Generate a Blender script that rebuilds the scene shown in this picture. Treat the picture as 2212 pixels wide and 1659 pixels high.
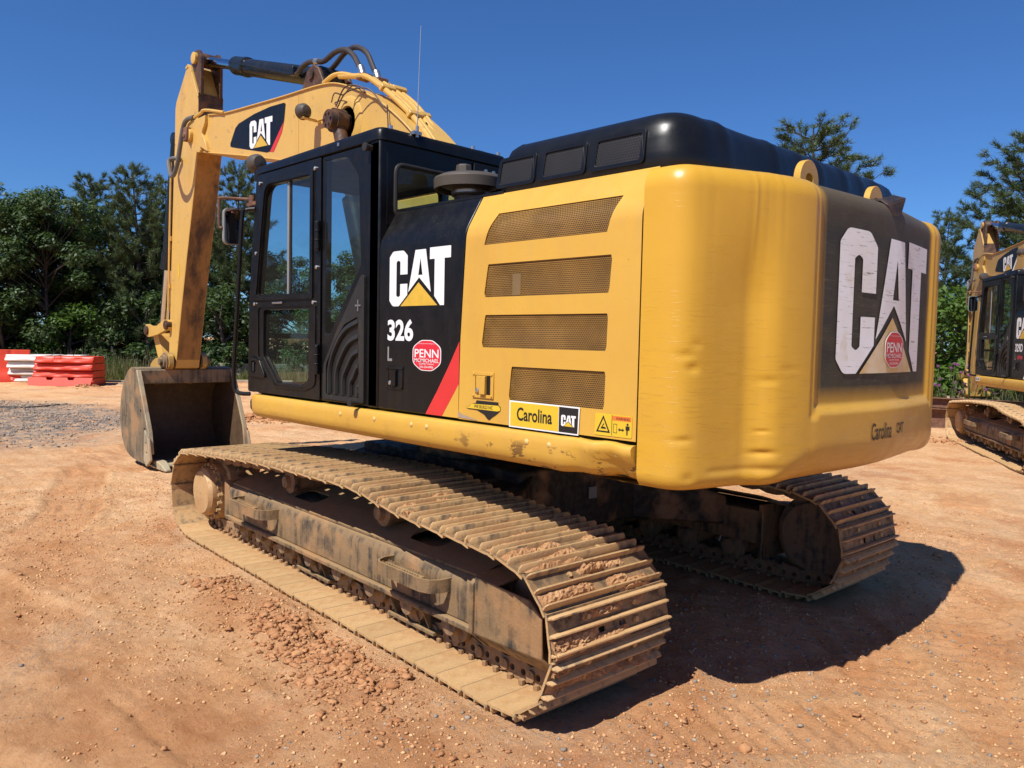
import bpy, bmesh, math, random
import numpy as np
from math import radians, sin, cos, pi
from mathutils import Vector, Matrix
from mathutils.geometry import tessellate_polygon

for o in list(bpy.data.objects):
    bpy.data.objects.remove(o)
SC = bpy.context.scene
COL = SC.collection

# ---------------------------------------------------------------- camera
cd = bpy.data.cameras.new('camera')
cam = bpy.data.objects.new('camera', cd)
COL.objects.link(cam)
cd.sensor_width = 36.0
cd.lens = 1690.0 / 2212.0 * 36.0
cd.clip_start = 0.05
cd.clip_end = 3000
YAW, PIT, ROL = radians(-44.47), radians(-3.18), radians(1.18)
fw = Vector((cos(YAW) * cos(PIT), sin(YAW) * cos(PIT), sin(PIT)))
rt = Vector((sin(YAW), -cos(YAW), 0))
up = rt.cross(fw)
r2 = rt * cos(ROL) + up * sin(ROL)
u2 = up * cos(ROL) - rt * sin(ROL)
cam.matrix_world = Matrix(((r2.x, u2.x, -fw.x, -4.396), (r2.y, u2.y, -fw.y, 4.166), (r2.z, u2.z, -fw.z, 1.70), (0, 0, 0, 1)))
SC.camera = cam
SC.render.resolution_x, SC.render.resolution_y = 1024, 768

# ---------------------------------------------------------------- light
SUN_EL, SUN_AZ = radians(54.8), radians(-7.5)      # azimuth measured from +Y towards +X
w = bpy.data.worlds.new('World')
SC.world = w
w.use_nodes = True
nt = w.node_tree
bg = nt.nodes['Background']
sky = nt.nodes.new('ShaderNodeTexSky')
sky.sky_type = 'NISHITA'
sky.sun_disc = False
sky.sun_elevation = SUN_EL
sky.sun_rotation = SUN_AZ
sky.altitude = 200
sky.air_density = 1.0
sky.dust_density = 0.0
sky.ozone_density = 8.0
tint = nt.nodes.new('ShaderNodeMix'); tint.data_type = 'RGBA'; tint.blend_type = 'MULTIPLY'; tint.inputs[0].default_value = 1.0
tint.inputs[7].default_value = (.70, 1.04, 1.42, 1)
nt.links.new(sky.outputs[0], tint.inputs[6]); nt.links.new(tint.outputs[2], bg.inputs[0])
bg.inputs[1].default_value = 0.063
sd = bpy.data.lights.new('sun', 'SUN')
sun = bpy.data.objects.new('sun', sd)
COL.objects.link(sun)
sd.energy = 5.0
sd.angle = radians(0.5)
sd.color = (1.0, 0.965, 0.91)
tos = Vector((sin(SUN_AZ) * cos(SUN_EL), cos(SUN_AZ) * cos(SUN_EL), sin(SUN_EL)))
sun.rotation_euler = tos.to_track_quat('Z', 'Y').to_euler()
sun.location = tos * 40
SC.view_settings.view_transform = 'Standard'
SC.view_settings.look = 'None'
SC.view_settings.exposure = 0.36
SC.view_settings.gamma = 1.0

rng = random.Random(7)
npr = np.random.default_rng(11)

# ---------------------------------------------------------------- noise for geometry
def _hash(ix, iy, seed):
    h = (ix.astype(np.int64) * 374761393 + iy.astype(np.int64) * 668265263 + seed * 974711) & 0x7fffffff
    h = (h ^ (h >> 13)) * 1274126177 & 0x7fffffff
    return ((h ^ (h >> 16)) & 0xffff) / 65535.0
def vnoise(x, y, seed=0):
    x = np.asarray(x, float); y = np.asarray(y, float)
    ix, iy = np.floor(x), np.floor(y)
    fx, fy = x - ix, y - iy
    fx = fx * fx * (3 - 2 * fx); fy = fy * fy * (3 - 2 * fy)
    a, b = _hash(ix, iy, seed), _hash(ix + 1, iy, seed)
    c, d = _hash(ix, iy + 1, seed), _hash(ix + 1, iy + 1, seed)
    return (a * (1 - fx) + b * fx) * (1 - fy) + (c * (1 - fx) + d * fx) * fy
def fbm(x, y, seed=0, oct=4):
    s, a = 0, .5
    for i in range(oct):
        s = s + a * (vnoise(np.asarray(x) * 2 ** i, np.asarray(y) * 2 ** i, seed + i * 7) - .5)
        a *= .5
    return s
def sstep(a, b, x):
    t = np.clip((np.asarray(x, float) - a) / (b - a), 0, 1)
    return t * t * (3 - 2 * t)

# ---------------------------------------------------------------- materials
def srgb(r, g, b):
    f = lambda c: c / 12.92 if c <= .04045 else ((c + .055) / 1.055) ** 2.4
    return (f(r / 255), f(g / 255), f(b / 255), 1)
class MT:
    """tiny node-graph helper"""
    def __init__(s, name, rough=.5, metal=0, spec=.5):
        s.m = bpy.data.materials.new(name); s.m.use_nodes = True
        s.t = s.m.node_tree; s.b = s.t.nodes['Principled BSDF']
        s.b.inputs['Roughness'].default_value = rough
        s.b.inputs['Metallic'].default_value = metal
        s.b.inputs['Specular IOR Level'].default_value = spec
        s.tc = s.t.nodes.new('ShaderNodeTexCoord')
    def n(s, typ, **kw):
        nd = s.t.nodes.new(typ)
        for k, v in kw.items(): setattr(nd, k, v)
        return nd
    def l(s, a, b): s.t.links.new(a, b)
    def coords(s, scale=(1, 1, 1), src='Object'):
        mp = s.n('ShaderNodeMapping'); mp.inputs['Scale'].default_value = scale
        s.l(s.tc.outputs[src], mp.inputs[0]); return mp.outputs[0]
    def noise(s, scale, detail=4, rough=.55, aniso=(1, 1, 1), lo=.4, hi=.6, src='Object', dist=0):
        nz = s.n('ShaderNodeTexNoise'); nz.inputs['Scale'].default_value = scale
        nz.inputs['Detail'].default_value = detail; nz.inputs['Roughness'].default_value = rough
        nz.inputs['Distortion'].default_value = dist
        s.l(s.coords(aniso, src), nz.inputs['Vector'])
        mr = s.n('ShaderNodeMapRange'); mr.inputs[1].default_value = lo; mr.inputs[2].default_value = hi
        s.l(nz.outputs[0], mr.inputs[0]); return mr.outputs[0]
    def mul(s, a, b, op='MULTIPLY'):
        m = s.n('ShaderNodeMath', operation=op)
        for i, v in enumerate((a, b)):
            if isinstance(v, (int, float)): m.inputs[i].default_value = v
            else: s.l(v, m.inputs[i])
        m.use_clamp = True
        return m.outputs[0]
    def mix(s, fac, a, b, blend='MIX'):
        m = s.n('ShaderNodeMix', data_type='RGBA', blend_type=blend)
        for sock, v in ((m.inputs[0], fac), (m.inputs[6], a), (m.inputs[7], b)):
            if isinstance(v, (int, float)): sock.default_value = v
            elif isinstance(v, tuple): sock.default_value = v
            else: s.l(v, sock)
        return m.outputs[2]
    def col(s, c):
        if isinstance(c, tuple): s.b.inputs['Base Color'].default_value = c
        else: s.l(c, s.b.inputs['Base Color'])
    def rough(s, fac, a, b):
        mr = s.n('ShaderNodeMapRange'); mr.inputs[3].default_value = a; mr.inputs[4].default_value = b
        s.l(fac, mr.inputs[0]); s.l(mr.outputs[0], s.b.inputs['Roughness'])
    def bump(s, h, strength=.3, dist=.01, prev=None):
        b = s.n('ShaderNodeBump'); b.inputs['Strength'].default_value = strength; b.inputs['Distance'].default_value = dist
        s.l(h, b.inputs['Height'])
        if prev is not None: s.l(prev, b.inputs['Normal'])
        s.l(b.outputs[0], s.b.inputs['Normal']); return b.outputs[0]
    def sep(s, src='Object'):
        x = s.n('ShaderNodeSeparateXYZ'); s.l(s.tc.outputs[src], x.inputs[0]); return x.outputs
    def band(s, v, lo, hi):
        mr = s.n('ShaderNodeMapRange'); mr.inputs[1].default_value = lo; mr.inputs[2].default_value = hi
        s.l(v, mr.inputs[0]); return mr.outputs[0]
    def upness(s, lo, hi):
        g = s.n('ShaderNodeNewGeometry'); x = s.n('ShaderNodeSeparateXYZ'); s.l(g.outputs['Normal'], x.inputs[0])
        return s.band(x.outputs[2], lo, hi)
M = {}
YEL = (.60, .345, .050, 1)
YELD = (.66, .32, .040, 1)
DUST = (.52, .33, .17, 1)
MUD = (.40, .205, .085, 1)

def mk_yellow(name, rust=0.0, grime=.25, base=YEL):
    k = MT(name, .38)
    c = k.mix(k.noise(2.2, 5, .6, lo=.35, hi=.7), base, tuple(a * b for a, b in zip(base, (.93, .90, .95, 1))))
    c = k.mix(k.mul(k.noise(5, 6, .65, (1, 1, .25), .5, .75), grime), c, (.42, .24, .07, 1))
    c = k.mix(k.mul(k.noise(60, 3, .5, lo=.68, hi=.75), .5), c, (.35, .18, .05, 1))
    c = k.mix(k.mul(k.noise(16, 6, .7, (1, 1, .10), .52, .70), grime * .9), c, (.50, .31, .10, 1))
    c = k.mix(k.mul(k.noise(24, 7, .8, (.25, .25, 5), .655, .67), .45), c, (.28, .15, .04, 1))
    if rust:
        r = k.mul(k.noise(9, 8, .7, (1, 1, 1.6), .60 - .13 * (rust - .5), .63 - .13 * (rust - .5)), rust)
        if rust > .6:
            xx = k.sep(); r = k.mul(r, k.mul(k.mul(k.band(xx[0], -.9, -1.5), .9), .12, 'ADD')); r = k.mul(r, k.band(xx[2], 1.225, 1.185))
        c = k.mix(r, c, (.10, .045, .022, 1))
    k.col(c)
    k.rough(k.noise(14, 4, lo=.3, hi=.7), .30, .50)
    p = k.bump(k.noise(2.2, 3, lo=.2, hi=.8), .12, .02)
    k.bump(k.noise(40, 4, lo=.3, hi=.7), .05, .004, p)
    return k.m
M['yellow'] = mk_yellow('yellow_paint')
M['yellow_boom'] = mk_yellow('yellow_paint_weathered', .35, .45, (.60, .365, .085, 1))
M['yellow_skirt'] = mk_yellow('yellow_paint_chipped', .8, .3)
M['yellow_old'] = mk_yellow('yellow_paint_dull', .3, .6, (.44, .27, .07, 1))

def mk_black(name, base=(.0045, .0045, .0046, 1), dust=.14, rough=(.28, .5), speck=.2):
    k = MT(name, .35, spec=.32)
    c = k.mix(k.mul(k.noise(9, 6, .7, (1, 1, .35), .5, .78), dust), base, (.06, .046, .032, 1))
    c = k.mix(k.mul(k.noise(80, 2, lo=.66, hi=.72), speck), c, (.16, .125, .09, 1))
    k.col(c); k.rough(k.noise(11, 5, lo=.3, hi=.7), *rough)
    k.bump(k.noise(3, 3, lo=.2, hi=.8), .08, .02)
    return k.m
M['black'] = mk_black('black_paint')
M['hood'] = mk_black('black_hood_plastic', (.0065, .0068, .0075, 1), .08, (.26, .40), .04)
M['rubber'] = mk_black('black_rubber', (.02, .019, .018, 1), .4, (.5, .7))
M['hose'] = mk_black('hydraulic_hose', (.045, .036, .034, 1), .5, (.4, .6))
M['precleaner'] = mk_black('grey_plastic', (.075, .062, .05, 1), .6, (.45, .6))
M['dark'] = mk_black('dark_interior', (.05, .05, .048, 1), .2, (.6, .8))
M['liner'] = mk_black('cab_liner', (.10, .10, .095, 1), .1, (.7, .9))

def mk_steel(name, dark=(.06, .056, .052, 1), dust=DUST, amount=.6, scale=6, rough=.65, lo=.4, hi=.62, rnd=0, up=.85):
    k = MT(name, rough)
    n1 = k.noise(scale, 8, .68, lo=lo, hi=hi)
    st = k.noise(22, 5, .6, (1, 1, .06), .40, .62)
    f = k.mul(n1, st, 'ADD'); f = k.mul(f, amount)
    upf = k.mul(k.upness(.45, .95), up)
    f = k.mul(f, upf, 'MAXIMUM')
    c = k.mix(f, dark, dust)
    c = k.mix(k.mul(k.noise(3, 5, lo=.52, hi=.62), .5), c, MUD)
    if rnd:
        oi = k.n('ShaderNodeObjectInfo')
        c = k.mix(k.mul(oi.outputs['Random'], rnd), c, tuple(v * .45 for v in dust[:3]) + (1,))
    k.col(c); k.rough(k.noise(20, 3), .5, .85)
    k.bump(k.noise(60, 6, .7, lo=.25, hi=.75), .35, .006)
    return k.m
M['shoe_face'] = mk_steel('worn_shoe_face', (.050, .037, .026, 1), (.42, .25, .11, 1), .5, 7, lo=.43, hi=.61, rnd=.3, up=.25)
M['shoe'] = mk_steel('dusty_track_steel', (.085, .075, .062, 1), (.56, .345, .15, 1), .9, 7, lo=.32, hi=.56, rnd=.25)
M['frame'] = mk_steel('dusty_frame_steel', (.036, .029, .023, 1), (.36, .225, .10, 1), .52, up=.8)
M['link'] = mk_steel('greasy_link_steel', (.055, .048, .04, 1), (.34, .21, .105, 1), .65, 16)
M['under'] = mk_steel('shaded_undercarriage_paint', (.012, .010, .008, 1), (.05, .030, .015, 1), .4)  # paint and dust colours darkened to carry the shade beneath the machine
M['bucket'] = mk_steel('worn_bucket_steel', (.055, .045, .034, 1), (.24, .175, .10, 1), .75, 3)
def mk_rusty(name, base=(.028, .016, .011, 1), r=(.12, .05, .02, 1)):
    k = MT(name, .6)
    k.col(k.mix(k.noise(11, 7, .7, lo=.38, hi=.66), base, r)); k.bump(k.noise(30, 6, lo=.2, hi=.8), .5, .006)
    return k.m
M['grease'] = mk_rusty('greasy_rust')
M['rust'] = mk_rusty('rusty_steel', (.11, .045, .025, 1), (.21, .10, .055, 1))
M['inner'] = mk_rusty('bucket_inside_shaded_rust', (.07, .04, .02, 1), (.11, .065, .033, 1))  # rust colour darkened to stand in for the shade inside the bucket
def simple(name, c, rough=.5, metal=0, spec=.5, var=.12, scale=8):
    k = MT(name, rough, metal, spec)
    k.col(k.mix(k.noise(scale, 5, lo=.3, hi=.7), c, tuple(v * (1 - var) for v in c[:3]) + (1,)))
    return k.m
M['chrome'] = simple('chrome_rod', (.65, .67, .7, 1), .12, 1)
M['zinc'] = simple('zinc_bolt', (.55, .53, .5, 1), .35, .9)
M['white'] = simple('white_decal', (.74, .74, .73, 1), .4, var=.03)
M['red'] = simple('red_decal', (.62, .032, .03, 1), .4, var=.08)
M['penn'] = simple('sticker_red', (.62, .022, .04, 1), .35, var=.05)
M['decal_yellow'] = simple('yellow_decal', (.70, .47, .03, 1), .4, var=.12)
M['tri'] = simple('gold_triangle', (.66, .41, .045, 1), .4, var=.2, scale=14)
M['decal_black'] = simple('black_decal', (.012, .012, .012, 1), .4)
M['orange_decal'] = simple('orange_decal', (.75, .18, .03, 1), .4)
M['boltcap'] = simple('pale_bolt_cap', (.66, .46, .17, 1), .5)
M['paleyellow'] = simple('pale_yellow_paint', (.82, .48, .13, 1), .5)
M['lens'] = simple('lamp_glass', (.6, .62, .6, 1), .1)
M['seat'] = simple('seat_fabric', (.075, .075, .078, 1), .9)
M['mirror'] = simple('mirror_glass', (.7, .72, .72, 1), .04, 1)
M['grey'] = simple('grey_plastic_trim', (.22, .22, .21, 1), .5)
M['mesh_back'] = simple('radiator_core_brown', (.055, .030, .012, 1), .8, var=.4, scale=20)

def mk_weathered_white(name):
    k = MT(name, .5)
    w0 = k.mix(k.noise(2.5, 5, lo=.4, hi=.7), (.88, .90, .91, 1), (.78, .76, .70, 1))
    sc = k.mul(k.noise(6, 8, .75, (1, 1, 14), .575, .64), .8)
    w0 = k.mix(sc, w0, (.13, .11, .07, 1))
    w0 = k.mix(k.mul(k.noise(3, 4, lo=.60, hi=.70), .5), w0, (.55, .40, .12, 1))
    k.col(w0); return k.m
M['white_worn'] = mk_weathered_white('scratched_white_decal')
def mk_tri_worn(name):
    k = MT(name, .5)
    c = k.mix(k.noise(4, 5, lo=.4, hi=.65), (.66, .43, .14, 1), (.74, .62, .42, 1))
    k.col(k.mix(k.mul(k.noise(6, 8, .75, (1, 1, 14), .62, .67), .7), c, (.2, .14, .07, 1))); return k.m
M['tri_worn'] = mk_tri_worn('faded_gold_triangle')

def mk_glass(name, tint, refl=1.0):
    m = bpy.data.materials.new(name); m.use_nodes = True; t = m.node_tree; t.nodes.clear()
    out = t.nodes.new('ShaderNodeOutputMaterial'); mx = t.nodes.new('ShaderNodeMixShader')
    tr = t.nodes.new('ShaderNodeBsdfTransparent'); gl = t.nodes.new('ShaderNodeBsdfGlossy')
    fr = t.nodes.new('ShaderNodeFresnel'); fr.inputs[0].default_value = 1.45
    gl.inputs['Roughness'].default_value = .02
    tr.inputs[0].default_value = tint
    ml = t.nodes.new('ShaderNodeMath'); ml.operation = 'MULTIPLY'; ml.inputs[1].default_value = refl
    t.links.new(fr.outputs[0], ml.inputs[0]); t.links.new(ml.outputs[0], mx.inputs[0])
    t.links.new(tr.outputs[0], mx.inputs[1]); t.links.new(gl.outputs[0], mx.inputs[2])
    df = t.nodes.new('ShaderNodeBsdfDiffuse'); df.inputs[0].default_value = (.55, .50, .42, 1); m2 = t.nodes.new('ShaderNodeMixShader'); m2.inputs[0].default_value = .02      # thin dust film
    t.links.new(mx.outputs[0], m2.inputs[1]); t.links.new(df.outputs[0], m2.inputs[2]); t.links.new(m2.outputs[0], out.inputs[0]); return m
M['glass'] = mk_glass('tinted_cab_glass', (.70, .86, .86, 1))

def mk_perf(name, col, pitch, hole):
    """perforated sheet: hexagonal rows of round holes cut away; x/z object coordinates"""
    k = MT(name, .5)
    x = k.sep()
    def m(op, a, b=None, clamp=False):
        nd = k.n('ShaderNodeMath', operation=op)
        for i, v in enumerate((a, b)):
            if v is None: continue
            if isinstance(v, (int, float)): nd.inputs[i].default_value = v
            else: k.l(v, nd.inputs[i])
        return nd.outputs[0]
    rowh = pitch * .866
    rz = m('DIVIDE', x[2], rowh)
    row = m('FLOOR', rz)
    off = m('MULTIPLY', m('MODULO', row, 2.0), .5)
    fx = m('SUBTRACT', m('FRACT', m('ADD', m('DIVIDE', x[0], pitch), off)), .5)
    fz = m('MULTIPLY', m('SUBTRACT', m('FRACT', rz), .5), .866)
    d = m('SQRT', m('ADD', m('MULTIPLY', fx, fx), m('MULTIPLY', fz, fz)))
    inh = m('LESS_THAN', d, hole)
    k.col(k.mix(k.noise(6, 4, lo=.35, hi=.7), col, tuple(v * .6 for v in col[:3]) + (1,)))
    out = k.t.nodes['Material Output']
    mx = k.n('ShaderNodeMixShader'); tr = k.n('ShaderNodeBsdfTransparent')
    k.l(inh, mx.inputs[0]); k.l(k.b.outputs[0], mx.inputs[1]); k.l(tr.outputs[0], mx.inputs[2])
    k.l(mx.outputs[0], out.inputs[0])
    return k.m
M['perf'] = mk_perf('perforated_yellow_sheet', (.36, .19, .042, 1), .0105, .37)
M['hoodmesh'] = mk_perf('black_screen_mesh', (.036, .032, .028, 1), .0145, .36)

def mk_cw(name):
    k = MT(name, .36)
    x = k.sep()
    base = k.mix(k.noise(1.6, 5, .6, lo=.35, hi=.7), (.585, .320, .026, 1), (.53, .285, .022, 1))
    # brown soil rubbed along the lower skirt, horizontal scrape marks
    low = k.band(x[2], 1.62, 1.12)
    right = k.band(x[1], 1.0, -.3)
    scr = k.noise(7, 9, .78, (1, 1, 18), .56, .66)
    base = k.mix(k.mul(k.mul(low, k.noise(2.5, 6, .7, (1, 1, 4), .35, .7)), .35), base, (.46, .26, .08, 1))
    base = k.mix(k.mul(k.mul(right, k.band(x[2], 1.44, 1.30)), k.mul(k.noise(2.2, 6, .65, (1, 1, 3), .15, .6), .62)), base, (.40, .23, .10, 1))
    # painted dark panel in the recess
    ay = k.mul(x[1], 1.0, 'ABSOLUTE')
    pm = k.mul(k.band(ay, .735, .665), k.band(x[2], 1.425, 1.52))
    dk = k.mix(k.noise(3, 6, .7, (1, 1, 3), .35, .7), (.021, .020, .013, 1), (.052, .043, .022, 1))
    dk = k.mix(k.mul(scr, .55), dk, (.16, .13, .08, 1))
    top = k.band(x[2], 2.25, 2.40)
    dk = k.mix(k.mul(top, .5), dk, (.13, .09, .042, 1))
    base = k.mix(k.mul(k.mul(scr, k.band(x[2], 1.95, 1.55)), .22), base, (.36, .17, .02, 1))
    c = k.mix(pm, base, dk)
    chips = k.noise(13, 9, .8, (1, 1, 2.5), .675, .685)
    c = k.mix(k.mul(chips, .8), c, (.22, .10, .03, 1))
    k.col(c); k.l(k.mul(k.mul(k.mul(pm, .25), k.mul(k.noise(10, 4, lo=.3, hi=.7), .16), 'ADD'), .28, 'ADD'), k.b.inputs['Roughness'])
    p = k.bump(k.noise(1.3, 3, lo=.2, hi=.8), .05, .04)
    p = k.bump(k.mul(scr, k.band(x[2], 2.1, 1.5)), .35, .005, p)
    k.bump(k.noise(5, 8, .75, (1, 1, 9), .60, .68), .22, .006, p)
    return k.m
M['cw'] = mk_cw('counterweight_paint')
SC.cycles.max_bounces = 6
SC.cycles.diffuse_bounces = 3
SC.cycles.glossy_bounces = 3
SC.cycles.transparent_max_bounces = 12
SC.cycles.caustics_reflective = False
SC.cycles.caustics_refractive = False
# ---------------------------------------------------------------- mesh helpers
class MB:
    def __init__(s): s.v = []; s.f = []; s.mi = []
    def add(s, vs, fs, m=0):
        o = len(s.v); s.v += [tuple(v) for v in vs]
        s.f += [tuple(i + o for i in f) for f in fs]; s.mi += [m] * len(fs); return s
    def box(s, a, b, m=0, mat=None):
        (x0, y0, z0), (x1, y1, z1) = a, b
        x0, x1 = min(x0, x1), max(x0, x1); y0, y1 = min(y0, y1), max(y0, y1); z0, z1 = min(z0, z1), max(z0, z1)
        vs = [(x0, y0, z0), (x1, y0, z0), (x1, y1, z0), (x0, y1, z0), (x0, y0, z1), (x1, y0, z1), (x1, y1, z1), (x0, y1, z1)]
        if mat is not None: vs = [tuple(mat @ Vector(v)) for v in vs]
        return s.add(vs, [(0, 3, 2, 1), (4, 5, 6, 7), (0, 1, 5, 4), (1, 2, 6, 5), (2, 3, 7, 6), (3, 0, 4, 7)], m)
    def loft(s, rings, m=0, cap=True, closed=True):
        n = len(rings[0]); o = len(s.v)
        for r in rings: s.v += [tuple(p) for p in r]
        k = n if closed else n - 1
        for j in range(len(rings) - 1):
            for i in range(k):
                a, b = o + j * n + i, o + j * n + (i + 1) % n
                s.f.append((a, b, b + n, a + n)); s.mi.append(m)
        if cap and closed:
            s.f.append(tuple(o + i for i in reversed(range(n)))); s.mi.append(m)
            e = o + (len(rings) - 1) * n
            s.f.append(tuple(e + i for i in range(n))); s.mi.append(m)
        return s
    def tube(s, pts, r, n=8, m=0, cap=True, smooth=0):
        pts = [Vector(p) for p in pts]
        if smooth: pts = spline(pts, smooth)
        rs = r if isinstance(r, (list, tuple)) else [r] * len(pts)
        if len(rs) != len(pts): rs = [rs[min(int(i * len(rs) / len(pts)), len(rs) - 1)] for i in range(len(pts))]
        rings = []; prevn = None
        for i, p in enumerate(pts):
            d = (pts[min(i + 1, len(pts) - 1)] - pts[max(i - 1, 0)]).normalized()
            if prevn is None:
                a = Vector((0, 0, 1)) if abs(d.z) < .9 else Vector((1, 0, 0))
                nn = d.cross(a).normalized()
            else:
                nn = (prevn - d * prevn.dot(d)).normalized()
            prevn = nn; bb = d.cross(nn)
            rings.append([p + (nn * cos(2 * pi * k / n) + bb * sin(2 * pi * k / n)) * rs[i] for k in range(n)])
        return s.loft(rings, m, cap)
    def cyl(s, a, b, r, n=16, m=0, r2=None):
        return s.tube([a, b], [r, r if r2 is None else r2], n, m)
    def lathe(s, prof, c, axis='Z', n=24, m=0):
        """prof = [(radius, height)...]"""
        c = Vector(c); rings = []
        for r, h in prof:
            ring = []
            for k in range(n):
                a = 2 * pi * k / n; u, v = r * cos(a), r * sin(a)
                ring.append(c + (Vector((u, v, h)) if axis == 'Z' else Vector((v, h, u)) if axis == 'Y' else Vector((h, u, v))))
            rings.append(ring)
        return s.loft(rings, m)
    def sheet(s, outer, fn, d0, m=0):
        tris = tessellate_polygon([[Vector((p[0], p[1], 0)) for p in outer]])
        return s.add([fn(p[0], p[1], d0) for p in outer], [tuple(t) for t in tris], m)
    def plate(s, outer, holes, fn, d0, d1, m=0, mside=None):
        """flat plate with holes; fn(a, b, depth) -> 3D"""
        loops = [list(outer)] + [list(h) for h in holes]
        flat = [p for lp in loops for p in lp]
        tris = tessellate_polygon([[Vector((p[0], p[1], 0)) for p in lp] for lp in loops])
        n = len(flat); vs = [fn(p[0], p[1], d0) for p in flat] + [fn(p[0], p[1], d1) for p in flat]
        fs = [tuple(t) for t in tris] + [tuple(i + n for i in reversed(t)) for t in tris]
        s.add(vs, fs, m); base = len(s.v) - 2 * n; o = 0
        for lp in loops:
            k = len(lp)
            for i in range(k):
                a, b = base + o + i, base + o + (i + 1) % k
                s.f.append((a, b, b + n, a + n)); s.mi.append(m if mside is None else mside)
            o += k
        return s
    def build(s, name, mats, parent=None, smooth=35, bevel=0, seg=2, rot=0):
        me = bpy.data.meshes.new(name)
        me.from_pydata(s.v, [], s.f)
        for mm in (mats if isinstance(mats, (list, tuple)) else [mats]): me.materials.append(M[mm] if isinstance(mm, str) else mm)
        me.polygons.foreach_set('material_index', s.mi)
        bm = bmesh.new(); bm.from_mesh(me)
        bmesh.ops.recalc_face_normals(bm, faces=bm.faces); bm.to_mesh(me); bm.free()
        if smooth:
            me.polygons.foreach_set('use_smooth', [True] * len(me.polygons)); me.set_sharp_from_angle(angle=radians(smooth))
        o = bpy.data.objects.new(name, me); COL.objects.link(o)
        if parent is not None: o.parent = parent
        if rot: o.rotation_euler[2] = rot
        if bevel:
            b = o.modifiers.new('bevel', 'BEVEL'); b.width = bevel; b.segments = seg; b.limit_method = 'ANGLE'; b.angle_limit = radians(40)
        return o
def spline(pts, k):
    out = []
    P = [pts[0] * 2 - pts[1]] + list(pts) + [pts[-1] * 2 - pts[-2]]
    for i in range(1, len(P) - 2):
        p0, p1, p2, p3 = P[i - 1:i + 3]
        for j in range(k):
            t = j / k
            out.append(.5 * (2 * p1 + (p2 - p0) * t + (2 * p0 - 5 * p1 + 4 * p2 - p3) * t * t + (3 * p1 - p0 - 3 * p2 + p3) * t ** 3))
    out.append(P[-2]); return out
def spl2(pts, k): return [(p.x, p.y) for p in spline([Vector((a, b, 0)) for a, b in pts], k)]
def fillet(pts, r, n=5):
    out = []; N = len(pts)
    rs = r if isinstance(r, (list, tuple)) else [r] * N
    for i in range(N):
        p = Vector(pts[i]); a = Vector(pts[i - 1]) - p; b = Vector(pts[(i + 1) % N]) - p
        if rs[i] <= 0: out.append(tuple(p)); continue
        la, lb = a.length, b.length; a /= la; b /= lb
        ang = a.angle(b); d = min(rs[i] / math.tan(ang / 2), la * .49, lb * .49)
        p0, p1 = p + a * d, p + b * d
        for j in range(n + 1):
            t = j / n
            q = p0 * (1 - t) ** 2 + p * 2 * t * (1 - t) + p1 * t * t
            out.append(tuple(q))
    return out
def circ(cx, cy, r, n=16, a0=0): return [(cx + r * cos(a0 + 2 * pi * i / n), cy + r * sin(a0 + 2 * pi * i / n)) for i in range(n)]
sideY = lambda y0, sgn=1: (lambda a, b, d: (a, y0 - sgn * d, b))          # a=x, b=z, depth goes inward from the left side
def tag(o, label=None, cat=None, group=None, kind=None):
    for k, v in (('label', label), ('category', cat), ('group', group), ('kind', kind)):
        if v: o[k] = v
    return o
def empty(name, loc, rz=0):
    o = bpy.data.objects.new(name, None); COL.objects.link(o); o.location = loc; o.rotation_euler[2] = rz
    o.empty_display_size = .3; return o
_tx = {}
def text2d(st, w, h, bold=0.0):
    """returns (verts, faces) of a flat text filling w x h, origin lower left"""
    key = (st, bold)
    if key not in _tx:
        cu = bpy.data.curves.new('lettering', 'FONT'); cu.body = st; cu.offset = bold; cu.resolution_u = 4
        ob = bpy.data.objects.new('lettering', cu); COL.objects.link(ob)
        bpy.context.view_layer.update()
        me = bpy.data.meshes.new_from_object(ob.evaluated_get(bpy.context.evaluated_depsgraph_get()))
        _tx[key] = ([tuple(v.co[:2]) for v in me.vertices], [tuple(p.vertices) for p in me.polygons])
        bpy.data.objects.remove(ob); bpy.data.curves.remove(cu); bpy.data.meshes.remove(me)
    vs, fs = _tx[key]
    x0, x1 = min(v[0] for v in vs), max(v[0] for v in vs); y0, y1 = min(v[1] for v in vs), max(v[1] for v in vs)
    return [((a - x0) / (x1 - x0) * w, (b - y0) / (y1 - y0) * h) for a, b in vs], fs
def put_text(mb, st, a0, b0, w, h, fn, d, m=0, bold=0.0):
    vs, fs = text2d(st, w, h, bold)
    return mb.add([fn(a0 + a, b0 + b, d) for a, b in vs], fs, m)
CAT_C = fillet([(0, .10), (0, .90), (.06, 1), (.24, 1), (.31, .90), (.31, .57), (.187, .57), (.187, .80), (.155, .83), (.12, .80), (.12, .19), (.155, .16), (.187, .19), (.187, .40), (.31, .40), (.31, .20), (.165, 0), (.06, 0)],
               [.05, .05, .05, .05, .05, 0, 0, .02, .02, .02, .02, .02, .02, 0, 0, 0, .01, .05], 4)
CAT_A = [(.44, .985), (.61, .985), (.695, .235), (.505, .50), (.325, .245)]
CAT_AH = [(.525, .84), (.49, .54), (.56, .54)]
CAT_T = [(.675, 1), (1, 1), (1, .80), (.905, .80), (.905, 0), (.845, 0), (.752, .16), (.752, .80), (.675, .80)]
CAT_D = [(.195, 0), (.80, 0), (.495, .41)]
def cat_logo(mb, a0, b0, w, h, fn, d, mw=0, mt=1, th=.0012):
    T = lambda pl: [(a0 + a * w, b0 + b * h) for a, b in pl]
    mb.plate(T(CAT_C), [], fn, d, d + th, mw); mb.plate(T(CAT_A), [T(CAT_AH)], fn, d, d + th, mw)
    mb.plate(T(CAT_T), [], fn, d, d + th, mw); mb.plate(T(CAT_D), [], fn, d, d + th, mt)
    return mb
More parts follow.
